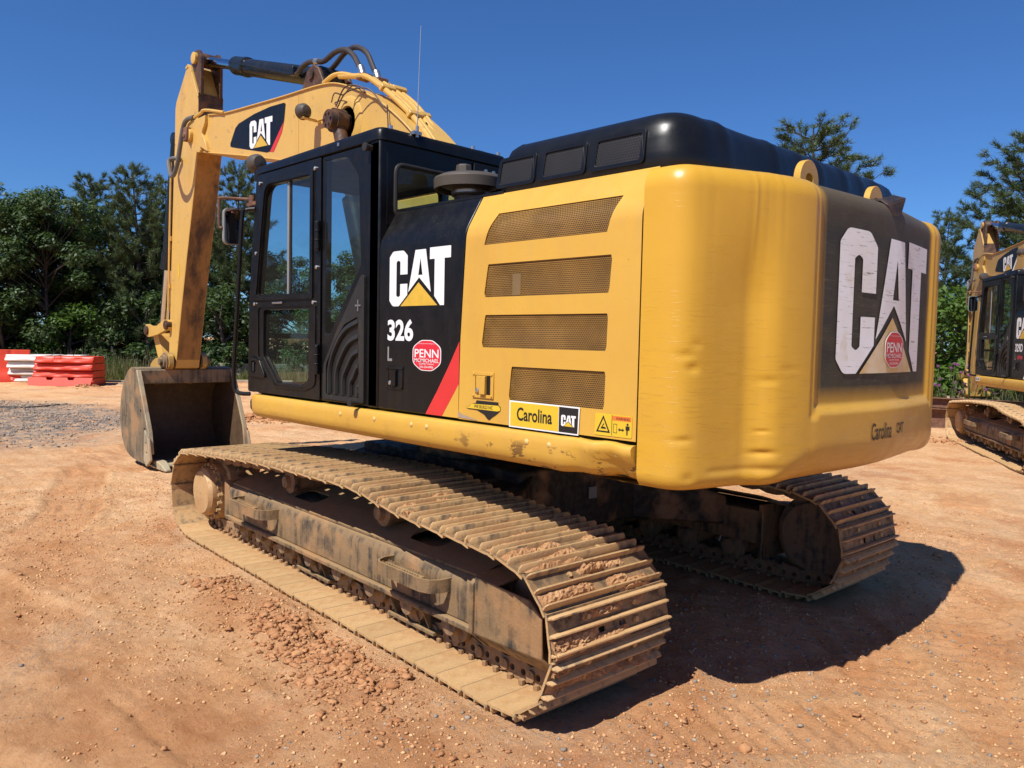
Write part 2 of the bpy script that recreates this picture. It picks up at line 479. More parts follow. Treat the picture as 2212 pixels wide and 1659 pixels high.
# flat decal plane on the left side of the machine: u runs rearward (-x)
def sideL(y0): return lambda a, b, d: (-a, y0 + d, b)

SLEW = radians(-2.88)
def build_excavator():
    E = empty('excavator', (0, 0, 0))
    # ============================================================ undercarriage
    cb = MB()
    cb.box((-.95, -.62, .42), (.95, .62, .86)).box((-.75, -.9, .5), (.75, .9, .80))
    for sx in (-1, 1):
        for sy in (-1, 1):
            cb.loft([[(sx * .45, sy * .5, .42), (sx * .95, sy * .5, .42), (sx * .95, sy * .5, .84), (sx * .45, sy * .5, .84)],
                     [(sx * .95, sy * 1.12, .36), (sx * 1.35, sy * 1.12, .36), (sx * 1.35, sy * 1.12, .58), (sx * .95, sy * 1.12, .58)]])
    carb = cb.build('carbody', 'under', E, bevel=.015, rot=SLEW)
    MB().box((-.955, -.10, .62), (-.962, -.02, .70)).build('data_plate', 'grey', carb)
    MB().lathe([(.52, .84), (.62, .86), (.62, .95), (.58, .95), (.58, 1.0), (.66, 1.0), (.66, 1.09), (.5, 1.09)], (0, 0, 0), n=40).build('swing_bearing', 'under', E)

    # track path (outer plates ride on it): closed loop in x,z
    path = []
    for i in range(25): path.append((-2.0 + 4.0 * i / 24, .04))
    for i in range(1, 15): a = -pi / 2 + pi * i / 15; path.append((2.0 + .335 * cos(a), .375 + .335 * sin(a)))
    path += spl2([(2.02, .708), (1.5, .745), (.83, .795), (.3, .815), (-.25, .83), (-.7, .83), (-1.1, .775), (-1.5, .748), (-1.98, .722)], 6)
    for i in range(1, 15): a = pi / 2 + pi * i / 15; path.append((-2.0 + .34 * cos(a), .38 + .34 * sin(a)))
    P = np.array(path + [path[0]]); seg = np.hypot(*np.diff(P, axis=0).T); cum = np.concatenate([[0], np.cumsum(seg)])
    NS = 52; per = cum[-1]
    pins = [(np.interp(per * (i + .35) / NS, cum, P[:, 0]), np.interp(per * (i + .35) / NS, cum, P[:, 1])) for i in range(NS)]
    # one shoe: t along travel, y across, n outward (local z)
    hl = per / NS / 2
    sh = MB()
    yc = [-.395, -.095, -.045, .045, .095, .395]; tc = [-hl - .004, .016, .052, hl - .0065, hl + .003]
    keep = [[not (j == 1 and i in (1, 3)) for j in range(4)] for i in range(5)]
    nz = {-1: -.006, 0: 0}
    def pn(t): return .006 if t < -hl + .01 else (-.009 if t > hl - .01 else 0)
    for i in range(5):
        for j in range(4):
            if not keep[i][j]: continue
            y0, y1, t0, t1 = yc[i], yc[i + 1], tc[j], tc[j + 1]
            b = lambda t, y, k: (t, y, pn(t) + k)
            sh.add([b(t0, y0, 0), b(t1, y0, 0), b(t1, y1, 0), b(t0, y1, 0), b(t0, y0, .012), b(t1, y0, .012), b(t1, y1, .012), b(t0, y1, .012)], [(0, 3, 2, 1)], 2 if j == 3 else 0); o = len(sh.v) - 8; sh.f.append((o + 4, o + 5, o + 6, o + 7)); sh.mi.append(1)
            for (di, dj, q) in ((0, -1, (3, 0, 4, 7)), (0, 1, (1, 2, 6, 5)), (-1, 0, (0, 1, 5, 4)), (1, 0, (2, 3, 7, 6))):
                ii, jj = i + di, j + dj
                if not (0 <= ii < 5 and 0 <= jj < 4) or not keep[ii][jj]:
                    o = len(sh.v) - 8; sh.f.append(tuple(o + z for z in q)); sh.mi.append(0)
    for tg, hh in ((-hl + .016, .034), (-.006, .031), (hl - .026, .033)):
        ring = lambda y, s: [(tg - .011 * s, y, .008), (tg + .011 * s, y, .008), (tg + .0065 * s, y, .012 + hh * s * .85), (tg + .003 * s, y, .012 + hh * s), (tg - .003 * s, y, .012 + hh * s), (tg - .0065 * s, y, .012 + hh * s * .85)]
        sh.loft([ring(-.393, .55), ring(-.380, .95), ring(-.2, 1), ring(.2, 1), ring(.380, .95), ring(.393, .55)])
    for tt in (-.045, .032):
        for yy in (-.155, .155): sh.cyl((tt, yy, .010), (tt, yy, .026), .013, 6)
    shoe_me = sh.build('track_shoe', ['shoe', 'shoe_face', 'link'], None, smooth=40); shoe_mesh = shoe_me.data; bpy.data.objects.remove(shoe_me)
    lk = MB()
    for sy in (-1, 1):
        prof = fillet([(-hl - .02, -.02), (-hl - .02, -.085), (-.04, -.105), (.04, -.105), (hl + .02, -.085), (hl + .02, -.02), (.05, -.004), (-.05, -.004)], .02, 3)
        lk.plate(prof, [circ(-.035, -.05, .018, 8), circ(.045, -.05, .018, 8)], lambda a, b, d, sy=sy: (a, sy * (.075 + d), b), 0, .038)
        for tt in (-.045, .04):
            lk.cyl((tt, sy * .132, 0), (tt, sy * .132, -.022), .016, 6)
    lk.cyl((-hl, -.128, -.052), (-hl, .128, -.052), .03, 10)
    lk_me = lk.build('track_link', 'link', None, smooth=40); link_mesh = lk_me.data; bpy.data.objects.remove(lk_me)

    for side in (1, -1):
        yc0 = 1.295 * side
        Y = lambda y: y * side
        fr = MB()
        sec = lambda x, k=1.0: [(x, Y(1.52), .27), (x, Y(1.52), .455), (x, Y(1.505), .49), (x, Y(1.47), .512), (x, Y(1.10), .512), (x, Y(1.10), .27)]
        fr.loft([sec(1.5), sec(.9), sec(.3), sec(-.3), sec(-.9), sec(-1.66)])
        fr.box((1.5, Y(1.46), .238), (-1.62, Y(1.548), .2695))
        fr.loft([[(1.5, Y(1.52), .25), (1.5, Y(1.52), .50), (1.5, Y(1.06), .50), (1.5, Y(1.06), .25)], [(1.535, Y(1.53), .24), (1.535, Y(1.53), .535), (1.535, Y(1.06), .57), (1.535, Y(1.06), .24)],
                 [(1.56, Y(1.53), .24), (1.56, Y(1.53), .535), (1.56, Y(1.06), .57), (1.56, Y(1.06), .24)]])
        F = fr.build('track_frame', 'frame', E, bevel=.008, rot=SLEW)
        F['label'] = 'dusty near-side track frame' if side > 0 else 'shaded far-side track frame'
        # sloping top cover with two slotted holes
        tp = MB()
        sl1 = fillet([(.62, .10), (.30, .10), (.30, .24), (.62, .24)], .06, 5); sl2 = fillet([(-.85, .10), (-1.15, .10), (-1.15, .24), (-.85, .24)], .06, 5)
        tp.plate([(1.5, .015), (-1.62, .015), (-1.62, .36), (1.5, .36)], [sl1, sl2], lambda a, b, d: (a, Y(1.50 - b), .518 + b * .28 - d), 0, .012)
        tp.build('frame_top', 'frame', F)
        # serrated boarding steps
        for x0, x1 in ((1.19, .60), (-.89, -1.42)):
            stp = MB()
            pth = [(x0, 1.515), (x0 + .005, 1.58), (x0 - .02, 1.63), (x0 - .06, 1.65)] + [(x0 - .42, 1.65), (x1 + .09, 1.65)] + [(x1 + .03, 1.63), (x1, 1.585), (x1 - .005, 1.515)]
            rings = []
            for i, (px_, py_) in enumerate(pth):
                a = Vector(pth[max(i - 1, 0)]); b = Vector(pth[min(i + 1, len(pth) - 1)]); d = (b - a).normalized(); nn = Vector((-d.y, d.x)) * .006
                p = Vector((px_, py_)); p0, p1 = p - nn, p + nn
                rings.append([(p0.x, Y(p0.y), .40), (p1.x, Y(p1.y), .40), (p1.x, Y(p1.y), .47), (p0.x, Y(p0.y), .47)])
            stp.loft(rings)
            xs = [x0 - .06 - i * .012 for i in range(31)]
            tread = [(x0 - .05, .42)] + [(x, .462 + (.014 if i % 2 else 0)) for i, x in enumerate(xs)] + [(x0 - .43, .42)]
            stp.plate(tread, [], lambda a, b, d: (a, Y(1.64 - d), b), 0, .006)
            stp.plate(tread, [], lambda a, b, d: (a, Y(1.60 - d), b), 0, .006)
            stp.box((x0 - .06, Y(1.595), .455), (x0 - .42, Y(1.64), .461))
            stp.build('boarding_step', 'frame', F)
        # rear guard plate over the idler
        g = MB()
        gs = lambda x, i=0: [(x, Y(1.10), .16), (x, Y(1.44 - i), .16), (x, Y(1.545 - i), .25), (x, Y(1.545 - i), .50), (x, Y(1.50 - i), .535), (x, Y(1.10), .56)]
        g.loft([gs(-1.625, -.012), gs(-1.655, -.012)])
        g.plate([(-1.655, .25), (-2.14, .27), (-2.13, .46), (-2.05, .52), (-1.655, .535)], [], lambda a, b, d: (a, Y(1.545 - d), b), 0, .012)
        g.loft([[(-1.655, Y(1.545), .25), (-1.655, Y(1.44), .16), (-1.655, Y(1.43), .17), (-1.655, Y(1.535), .257)],
                [(-2.14, Y(1.545), .27), (-2.16, Y(1.44), .165), (-2.16, Y(1.43), .175), (-2.14, Y(1.535), .277)]])
        g.loft([[(-1.655, Y(1.545), .534), (-1.655, Y(1.15), .59), (-1.655, Y(1.15), .578), (-1.655, Y(1.545), .522)],
                [(-1.82, Y(1.545), .53), (-1.82, Y(1.15), .585), (-1.82, Y(1.15), .573), (-1.82, Y(1.545), .518)]])
        g.build('idler_guard', 'frame', F, bevel=.004)
        MB().lathe([(.06, -.11), (.24, -.11), (.245, -.05), (.30, -.045), (.30, .045), (.245, .05), (.24, .11), (.06, .11)], (-2.0, yc0, .38), 'Y', 32).build('idler_wheel', 'link', F)
        # sprocket and final drive
        sp = MB()
        tooth = []
        for i in range(22):
            a = 2 * pi * i / 22
            for da, rr in ((0, .252), (.05, .262), (.10, .305), (.18, .305), (.23, .262)): tooth.append((2.0 + rr * cos(a + da), .375 + rr * sin(a + da)))
        sp.plate(tooth, [], lambda a, b, d: (a, yc0 - .03 + d, b), 0, .06); sp.build('sprocket', 'link', F)
        fd = MB()
        fd.lathe([(.24, -.12), (.255, .0), (.255, .09), (.235, .11), (.235, .17), (.205, .175), (.20, .235), (.175, .262), (.0001, .266)] if side > 0 else [(.24, .12), (.255, .0), (.255, -.09), (.235, -.11), (.235, -.17), (.205, -.175), (.20, -.235), (.175, -.262), (.0001, -.266)], (2.0, yc0, .375), 'Y', 40)
        fdo = fd.build('final_drive', 'shoe', F)
        if side > 0:
            fb = MB().cyl((0, 0, 0), (0, .035, 0), .017, 6).build('drive_bolt', 'shoe', F)
            for i in range(20):
                a = 2 * pi * i / 20; q = fb if i == 0 else fb.copy()
                if i: COL.objects.link(q)
                q.location = (2.0 + .222 * cos(a), yc0 + .165, .375 + .222 * sin(a))
        for i in range(8):
            x = 1.38 - i * .395
            r = MB()
            r.lathe([(.05, -.20), (.05, -.15), (.105, -.15), (.105, -.125), (.08, -.12), (.08, .12), (.105, .125), (.105, .15), (.06, .155), (.055, .205), (.0001, .21)], (x, yc0, .205), 'Y', 20)
            r.box((x - .06, Y(1.46), .19), (x + .06, Y(1.50), .262))
            r.build('track_roller', 'link', F, bevel=0)
        for x in (.62, -.62):
            r = MB()
            r.lathe([(.05, -.14), (.075, -.13), (.075, .09), (.085, .10), (.085, .13), (.05, .14), (.04, .17), (.0001, .17)] if side > 0 else [(.05, .14), (.075, .13), (.075, -.09), (.085, -.10), (.085, -.13), (.05, -.14), (.04, -.17), (.0001, -.17)], (x, yc0, .655), 'Y', 20)
            r.box((x - .06, yc0 - side * .13, .48), (x + .06, yc0 - side * .19, .68))
            r.build('carrier_roller', 'link', F)
        # track guiding guards between the rollers
        for x in (.40, -.78):
            gg = MB()
            for q in (0, .11, .24, .33):
                gg.loft([[(x - q, Y(1.50), .25), (x - q - .012, Y(1.50), .25), (x - q - .012, Y(1.44), .25), (x - q, Y(1.44), .25)], [(x - q - .02, Y(1.44), .09), (x - q - .032, Y(1.44), .09), (x - q - .032, Y(1.40), .09), (x - q - .02, Y(1.40), .09)]])
            gg.box((x + .04, Y(1.39), .075), (x - .42, Y(1.46), .095))
            gg.build('track_guide', 'frame', F, bevel=.003)
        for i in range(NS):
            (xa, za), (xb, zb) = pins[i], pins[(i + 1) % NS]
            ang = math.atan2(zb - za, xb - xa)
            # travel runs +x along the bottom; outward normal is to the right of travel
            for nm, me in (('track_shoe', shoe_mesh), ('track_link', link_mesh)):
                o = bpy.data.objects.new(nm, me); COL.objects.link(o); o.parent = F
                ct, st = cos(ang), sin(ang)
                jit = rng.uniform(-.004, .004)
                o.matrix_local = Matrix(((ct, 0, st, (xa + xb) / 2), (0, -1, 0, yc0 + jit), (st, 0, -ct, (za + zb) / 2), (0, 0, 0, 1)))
    # clay packed between the grousers at the rear of the near track
    mud = MB()
    c0, s0 = cos(0), sin(0)
    for i in range(NS):
        (xa, za), (xb, zb) = pins[i], pins[(i + 1) % NS]
        cx, cz = (xa + xb) / 2, (za + zb) / 2
        if cx > -.5 or cz < .1: continue
        ang = math.atan2(zb - za, xb - xa); tv = Vector((cos(ang), 0, sin(ang))); nv = Vector((sin(ang), 0, -cos(ang)))
        for q in range(9 if cx < -1.6 else 4):
            t = rng.choice((-.055, .035, .08 - .012)) ; y0 = rng.uniform(-.34, .28); ln = rng.uniform(.05, .30) ; hh = rng.uniform(.010, .030)
            nn = max(5, int(ln / .012)); rows = []
            for a in range(nn + 1):
                yy = y0 + ln * a / nn; e = min(1, 3.2 * min(a, nn - a) / nn + .02)
                row = []
                for b in range(7):
                    tt = (b / 6 - .5) * (.05 + .012 * rng.random()); hb = e * (1 - (2 * b / 6 - 1) ** 4) * hh * rng.uniform(.35, 1.35)
                    row.append(Vector((cx, 1.295 + min(yy + rng.uniform(-.006, .006), .385), cz)) + tv * (t + tt) + nv * (.011 + hb))
                rows.append(row)
            mud.loft(rows, cap=False, closed=False)
    mo = mud.build('packed_clay', 'clay', E, smooth=0, rot=SLEW); mo['kind'] = 'stuff'

    # ============================================================ upper deck
    dk = MB()
    dk.box((1.12, 1.36, 1.10), (-2.40, -1.36, 1.262)).box((.9, .5, 1.02), (-2.3, -.5, 1.10))
    dk.build('main_deck', 'under', E, bevel=.01)
    # left and right skirts
    for side in (1, -1):
        s = MB(); rings = []
        prof = [(1.30, 1.262), (1.448, 1.262), (1.464, 1.257), (1.473, 1.245), (1.475, 1.21), (1.474, 1.165), (1.467, 1.13), (1.449, 1.105), (1.42, 1.090), (1.30, 1.085)]
        xs = [1.185, 1.17, 1.13] + [1.0 - .25 * i for i in range(11)] + [-1.75 - .04 * i for i in range(16)] + [-2.388]
        for x in xs:
            ins = {1.185: .06, 1.17: .03, 1.13: .008}.get(x, 0)
            ring = []
            for (y, z) in prof:
                cyc, czc = 1.30, 1.175
                zz = czc + (z - czc) * (1 - ins * 1.5); yy = y - ins * (y - 1.30) / .174
                if side > 0 and x < -1.7 and y > 1.4:       # knocked-in rear end
                    dd = .045 * float(sstep(-1.95, -2.3, x)) * float(sstep(1.23, 1.15, z)) + .012 * math.sin(x * 30) * float(sstep(-1.8, -2.2, x))
                    yy -= dd; zz += dd * .4
                ring.append((x, side * yy, zz))
            rings.append(ring)
        s.loft(rings)
        S = s.build('side_skirt', 'yellow_skirt', E, smooth=50)
        MB().loft([[(1.18, side * y, z) for y, z in ((1.28, 1.25), (1.42, 1.25), (1.455, 1.21), (1.455, 1.15), (1.42, 1.10), (1.28, 1.095))], [(1.235, side * y, z) for y, z in ((1.27, 1.25), (1.38, 1.25), (1.42, 1.21), (1.40, 1.16), (1.37, 1.12), (1.27, 1.11))]]).build('skirt_end_cap', 'rubber', S, bevel=.01)
        for x in (-.104, -.479, -.846, -.985, -1.764, -1.912, -2.30):
            yb = 1.474 if x > -2.2 else 1.455
            MB().lathe([(.014, -.004), (.014, .003), (.008, .007), (.0001, .008)] if side > 0 else [(.014, .004), (.014, -.003), (.008, -.007), (.0001, -.008)], (x, side * yb, 1.213), 'Y', 12).build('bolt_cap', 'boltcap', S)
    return E
# ---------------------------------------------------------------- body of the machine
def sect(t):
    """door skin: parameter t is height; upright to 2.24, then leaning in"""
    if t <= 2.225: return 1.45, t
    if t >= 2.30: k = (t - 2.30) / (2.465 - 2.30); return 1.43 + (1.33 - 1.43) * k, t
    k = (t - 2.225) / .075; return 1.45 - .02 * k * k, t
CWPTS = [(-2.398, 1.448), (-2.49, 1.446), (-2.55, 1.434), (-2.595, 1.404), (-2.625, 1.358), (-2.645, 1.30), (-2.664, 1.225), (-2.683, 1.15), (-2.699, 1.095), (-2.731, 1.055), (-2.768, 1.022), (-2.796, .985), (-2.818, .93), (-2.838, .86), (-2.853, .78), (-2.866, .70), (-2.895, .40), (-2.915, .15), (-2.918, 0)]
CWPTS = CWPTS + [(x, -y) for x, y in reversed(CWPTS[:-1])]
def cw_curve(n):
    pts = spl2(CWPTS, 12); A = np.array(pts); d = np.concatenate([[0], np.cumsum(np.hypot(*np.diff(A, axis=0).T))])
    s = np.linspace(0, d[-1], n); X = np.interp(s, d, A[:, 0]); Yv = np.interp(s, d, A[:, 1])
    tx, ty = np.gradient(X), np.gradient(Yv); L = np.hypot(tx, ty)
    return X, Yv, ty / L, -tx / L      # outward normal points to -x / +-y
def cw_disp(y, z):
    """inward displacement: recessed panel, creases and dents"""
    ay = np.abs(y)
    d = .030 * sstep(.755, .715, ay) * sstep(1.385, 1.445, z)
    d = d + .012 * sstep(.80, .765, ay) * sstep(.715, .755, ay) * sstep(1.36, 1.40, z)
    wav = .002 * np.sin(y * 9)
    d = d + .0035 * np.exp(-((z - 1.165 - wav * .6) / .014) ** 2) * sstep(.9, 1.0, y) * sstep(1.32, 1.25, y)          # long crease low on the left
    d = d - .001 * np.exp(-((z - 1.13 - wav * .6) / .02) ** 2) * sstep(.85, .95, y) * sstep(1.36, 1.25, y)
    for (yy, zz, ry, rz, a) in ((1.03, 1.235, .05, .02, .022), (1.02, 1.16, .06, .03, .014), (1.02, 1.55, .045, .016, .014), (1.375, 1.60, .03, .02, .018), (1.40, 1.655, .03, .018, .014), (1.36, 1.70, .03, .015, .010), (1.40, 1.30, .035, .02, .012), (1.035, 1.33, .03, .012, .01), (1.38, 1.14, .03, .03, .012), (.93, 1.60, .07, .006, .006)):
        d = d + .55 * a * np.exp(-((y - yy) / (ry * .8)) ** 2 - ((z - zz) / (rz * .7)) ** 2)
    d = d - np.interp(ay, [.985, 1.022, 1.055, 1.095, 1.15, 1.225, 1.30, 1.358], [0, .010, .033, .046, .037, .022, .006, 0]) * sstep(1.85, 2.33, z)      # pocket fades out at top and bottom
    d = d + .004 * fbm(y * 5, z * 7, 3, 3) * sstep(1.75, 1.2, z) + .002 * fbm(y * 3, z * 3, 5, 2)
    return d
def cw_inset(z, y):
    e = sstep(1.12, .70, np.abs(y))
    lo = np.clip((1.15 + .12 * e - z) / (.065 + .12 * e), 0, 1); hi = np.clip((z - 2.345) / .10, 0, 1)
    return (.045 + .11 * e) * (1 - np.sqrt(np.maximum(1 - lo ** 2, 0))) + (.07 + .03 * e) * (1 - np.sqrt(np.maximum(1 - hi ** 2, 0)))

def build_upper(E):
    # ---------------- counterweight
    nU = 330
    X, Yv, NX, NY = cw_curve(nU)
    zs = np.unique(np.concatenate([np.linspace(1.085, 1.45, 62), np.linspace(1.45, 2.25, 60), np.linspace(2.25, 2.445, 24)]))
    UU, ZZ = np.meshgrid(np.arange(nU), zs)
    d = cw_inset(ZZ, Yv[UU]) + cw_disp(Yv[UU], ZZ)
    PX = X[UU] - NX[UU] * d; PY = Yv[UU] - NY[UU] * d
    nz = len(zs)
    b = MB(); b.v = list(zip(PX.ravel(), PY.ravel(), ZZ.ravel()))
    b.f = [(j * nU + i, j * nU + i + 1, (j + 1) * nU + i + 1, (j + 1) * nU + i) for j in range(nz - 1) for i in range(nU - 1)]
    n0 = len(b.v)
    for j, z in ((0, 1.07), (nz - 1, 2.452)):       # close underside and top towards the machine
        for i in range(nU): b.v.append((max(PX[j, i] + .45, -2.40) if j == 0 else min(-2.36, PX[j, i] + .34), PY[j, i] * .93, z))
        o = len(b.v) - nU
        b.f += [(j * nU + i, j * nU + i + 1, o + i + 1, o + i) for i in range(nU - 1)]
    b.mi = [0] * len(b.f)
    CW = b.build('counterweight', 'cw', E, smooth=60)
    # helper: decals that follow the rear face. a runs to the right (-y), b is height
    def cwx(y, z, out=.004):
        ys = Yv[::-1]; dd = cw_inset(np.array(z), np.array(y)) + cw_disp(np.array(y), np.array(z))
        return float(np.interp(y, ys, X[::-1]) + dd - out)
    def rear(off): return lambda a, bb, dpt: (-9 + off, -a, bb)      # flat first, wrapped after slicing
    def wrap(mb, name, mats, parent, out):
        bm = bmesh.new(); me = bpy.data.meshes.new('tmp'); me.from_pydata([(v[0], v[1], v[2]) for v in mb.v], [], mb.f); bm.from_mesh(me)
        for i, f in enumerate(bm.faces): f.material_index = mb.mi[i]
        for k in range(-17, 18):
            g = bm.verts[:] + bm.edges[:] + bm.faces[:]; bmesh.ops.bisect_plane(bm, geom=g, plane_co=(0, k * .05, 0), plane_no=(0, 1, 0))
        for k in range(0, 12):
            g = bm.verts[:] + bm.edges[:] + bm.faces[:]; bmesh.ops.bisect_plane(bm, geom=g, plane_co=(0, 0, 1.15 + k * .1), plane_no=(0, 0, 1))
        for v in bm.verts: v.co.x = cwx(v.co.y, v.co.z, out + (v.co.x + 9))
        m2 = bpy.data.meshes.new(name); bm.to_mesh(m2); bm.free(); bpy.data.meshes.remove(me)
        for mm in mats: m2.materials.append(M[mm])
        o = bpy.data.objects.new(name, m2); COL.objects.link(o); o.parent = parent; return o
    F0 = lambda a, bb, dpt: (-9, -a, bb)
    def flatlogo(mb, a0, b0, w, h, mw, mt):
        T = lambda pl: [(a0 + a * w, b0 + q * h) for a, q in pl]
        for outer, holes, m in ((CAT_C, [], mw), (CAT_A, [CAT_AH], mw), (CAT_T, [], mw), (CAT_D, [], mt)):
            lps = [T(outer)] + [T(hh) for hh in holes]; fl = [p for l in lps for p in l]
            tr = tessellate_polygon([[Vector((p[0], p[1], 0)) for p in l] for l in lps])
            mb.add([F0(p[0], p[1], 0) for p in fl], [tuple(t) for t in tr], m)
        return mb
    wrap(flatlogo(MB(), -.555, 1.575, 1.165, .685, 0, 1), 'brand_lettering', ['white_worn', 'tri_worn'], CW, .004)
    cl = MB()
    put_text(cl, 'Carolina', -.235, 1.245, .235, .085, F0, 0, 0, .012); put_text(cl, 'CAT', .075, 1.262, .10, .055, F0, 0, 0, .02)
    wrap(cl, 'dealer_lettering', ['decal_faded'], CW, .004)
    # round dealer sticker on the gold triangle
    def penn(fn, a0, b0, w, h, name, parent, y_out=.0015):
        s = MB()
        oct_ = [(a0 + (.5 + x) * w, b0 + (.5 + y) * h) for x, y in fillet([(-.5, -.27), (-.5, .27), (-.2, .5), (.2, .5), (.5, .27), (.5, -.27), (.2, -.5), (-.2, -.5)], .28, 4)]
        inn = [(a0 + (.5 + (p[0] - a0 - w / 2) / w * .95) * w, b0 + (.5 + (p[1] - b0 - h / 2) / h * .95) * h) for p in oct_]
        s.plate(oct_, [], fn, 0, y_out, 1); s.plate(inn, [], fn, y_out, y_out + .0006, 0)
        e = y_out + .0012
        put_text(s, 'PENN', a0 + .08 * w, b0 + .43 * h, .84 * w, .27 * h, fn, e, 1, .012)
        put_text(s, 'MCMICHAEL', a0 + .07 * w, b0 + .275 * h, .86 * w, .12 * h, fn, e, 1, .004)
        put_text(s, 'EQUIPMENT TRADING', a0 + .24 * w, b0 + .19 * h, .52 * w, .055 * h, fn, e, 1, .004)
        put_text(s, '336-254-0906', a0 + .26 * w, b0 + .09 * h, .48 * w, .07 * h, fn, e, 1, .004)
        put_text(s, 'PennEquipmentTrading.com', a0 + .23 * w, b0 + .86 * h, .54 * w, .04 * h, fn, e, 1, 0)
        o = s.build(name, ['penn', 'white'], parent, smooth=0); return o
    xr = cwx(-.04, 1.69) - .004
    penn(lambda a, bb, dpt: (xr - dpt - .001, -a, bb), -.075, 1.60, .245, .185, 'dealer_sticker', CW)
    # lifting eyes
    for yy in (.47, -.36):
        m = MB()
        out = [(-.10, 2.42)] + [(.10 * cos(pi - pi * i / 14), 2.50 + .10 * sin(pi * i / 14)) for i in range(15)] + [(.10, 2.42)]
        hole = fillet([(-.038, 2.43), (.038, 2.43), (.038, 2.535), (-.038, 2.535)], .035, 5)
        m.plate(out, [hole], lambda a, bb, dpt, yy=yy: (-2.655 - .0 + dpt, yy - a, bb), 0, .035)
        m.build('lifting_eye', 'yellow', CW, bevel=.004)
    # bent, torn lamp bracket on top of the panel
    br = MB()
    br.loft([[(-2.68, -.05, 2.43), (-2.68, -.28, 2.43), (-2.68, -.28, 2.442), (-2.68, -.05, 2.442)], [(-2.76, .0, 2.455), (-2.76, -.20, 2.475), (-2.76, -.20, 2.487), (-2.76, .0, 2.467)],
             [(-2.82, .02, 2.45), (-2.83, -.12, 2.485), (-2.83, -.13, 2.497), (-2.82, .01, 2.462)], [(-2.87, .05, 2.415), (-2.915, -.06, 2.455), (-2.91, -.07, 2.466), (-2.865, .04, 2.426)],
             [(-2.885, .03, 2.36), (-2.91, -.02, 2.37), (-2.90, -.03, 2.38), (-2.875, .02, 2.37)]])
    br.build('torn_lamp_bracket', 'bracket', CW, smooth=20)

    # ---------------- engine hood: rounded tub with ribs
    def hoodring(z, ins, n=240):
        base = fillet([(-1.335, 1.33), (-2.50, 1.33), (-2.56, -1.15), (-1.335, -1.15)], [.12, .26, .26, .12], 14)
        A = np.array(base); A = np.vstack([A, A[:1]]); dd = np.concatenate([[0], np.cumsum(np.hypot(*np.diff(A, axis=0).T))])
        s = np.linspace(0, dd[-1], n, endpoint=False); x = np.interp(s, dd, A[:, 0]); y = np.interp(s, dd, A[:, 1])
        tx, ty = np.roll(x, -1) - np.roll(x, 1), np.roll(y, -1) - np.roll(y, 1); L = np.hypot(tx, ty)
        nx, ny = ty / L, -tx / L
        if (nx * (x + 1.9) + ny * y).mean() < 0: nx, ny = -nx, -ny
        rib = np.zeros(n)
        back = (x < -2.35) & (y < 1.02)
        for yy, wd, am in ((.96, .045, .014), (.72, .16, -.008), (.50, .035, .012), (.43, .018, .008), (.22, .04, .009), (.02, .03, .010), (-.28, .04, .011), (-.50, .04, .009), (-.75, .05, .010)):
            rib = rib + np.where(back, am * np.exp(-((y - yy) / wd) ** 2), 0)
        k = sstep(2.47, 2.60, z) 
        e = -ins + .7 * rib * float(k) * (1 if z < 2.72 else .9)
        return [(a + p * q, c + r_ * q, z + .3 * max(rr, 0) * (1 if z > 2.66 else 0)) for a, p, q, c, r_, rr in zip(x, nx, e, y, ny, rib)]
    h = MB()
    h.loft([hoodring(2.455, .012), hoodring(2.47, 0), hoodring(2.54, .008), hoodring(2.60, .018), hoodring(2.65, .030), hoodring(2.69, .052), hoodring(2.715, .085), hoodring(2.727, .11)] + [[(-1.93 + (x + 1.93) * q, .09 + (y - .09) * q, zz) for x, y, _ in hoodring(2.727, .11)] for q, zz in ((.97, 2.735), (.90, 2.741), (.6, 2.745))])
    H = h.build('engine_hood', 'hood', E, smooth=60)
    H.data.transform(Matrix.Identity(4))
    for xa, xb in ((-1.385, -1.615), (-1.697, -1.945), (-2.027, -2.282)):
        g = MB()
        def hy(z): return float(np.interp(z, [2.455, 2.47, 2.54, 2.60, 2.65, 2.69], [1.318, 1.33, 1.322, 1.312, 1.30, 1.278]))
        rim_o = fillet([(xa + .025, 2.488), (xb - .025, 2.488), (xb - .018, 2.648), (xa + .018, 2.648)], .025, 4); rim_i = fillet([(xa, 2.508), (xb, 2.508), (xb + .003, 2.628), (xa - .003, 2.628)], .012, 4)
        g.plate(rim_o, [rim_i], lambda a, bb, dpt: (a, hy(bb) + .010 - dpt, bb), 0, .014)
        R_ = g.build('grille_rim', 'hood', H, bevel=.005)
        gm = MB(); nx_ = 6
        zz = np.linspace(2.505, 2.631, 6)
        gm.loft([[(xa + .004, hy(z) + .0035, z), (xb - .004, hy(z) + .0035, z)] for z in zz], closed=False, cap=False)
        gm.build('hood_grille', 'hoodmesh', H)
        gb = MB(); gb.loft([[(xa + .01, hy(z) + .0008, z), (xb - .01, hy(z) + .0008, z)] for z in zz], closed=False, cap=False)
        gb.build('grille_core', 'decal_black', H)

    # ---------------- service doors (left side)
    def skin(mb, xl, xr, t0, t1, holes=(), m=0, th=.02, cuts=40):
        """door skin between two slanted edges xl(t), xr(t)"""
        ts = np.linspace(t0, t1, cuts)
        front = []; back = []
        for t in ts:
            y, z = sect(t); a, c = xl(t), xr(t)
            front.append([(a + (c - a) * k / 8, y, z) for k in range(9)]); back.append([(a + (c - a) * k / 8, y - th, z - (th * .3 if t > 2.25 else 0)) for k in range(9)])
        rings = [f + list(reversed(bk)) for f, bk in zip(front, back)]
        return mb.loft(rings, m)
    seam = lambda t: float(np.interp(t, [1.27, 1.70, 2.27, 2.47], [-1.222, -1.228, -1.264, -1.262]))
    bd = MB(); skin(bd, lambda t: -.482, lambda t: seam(t) + .006, 1.277, 2.463)
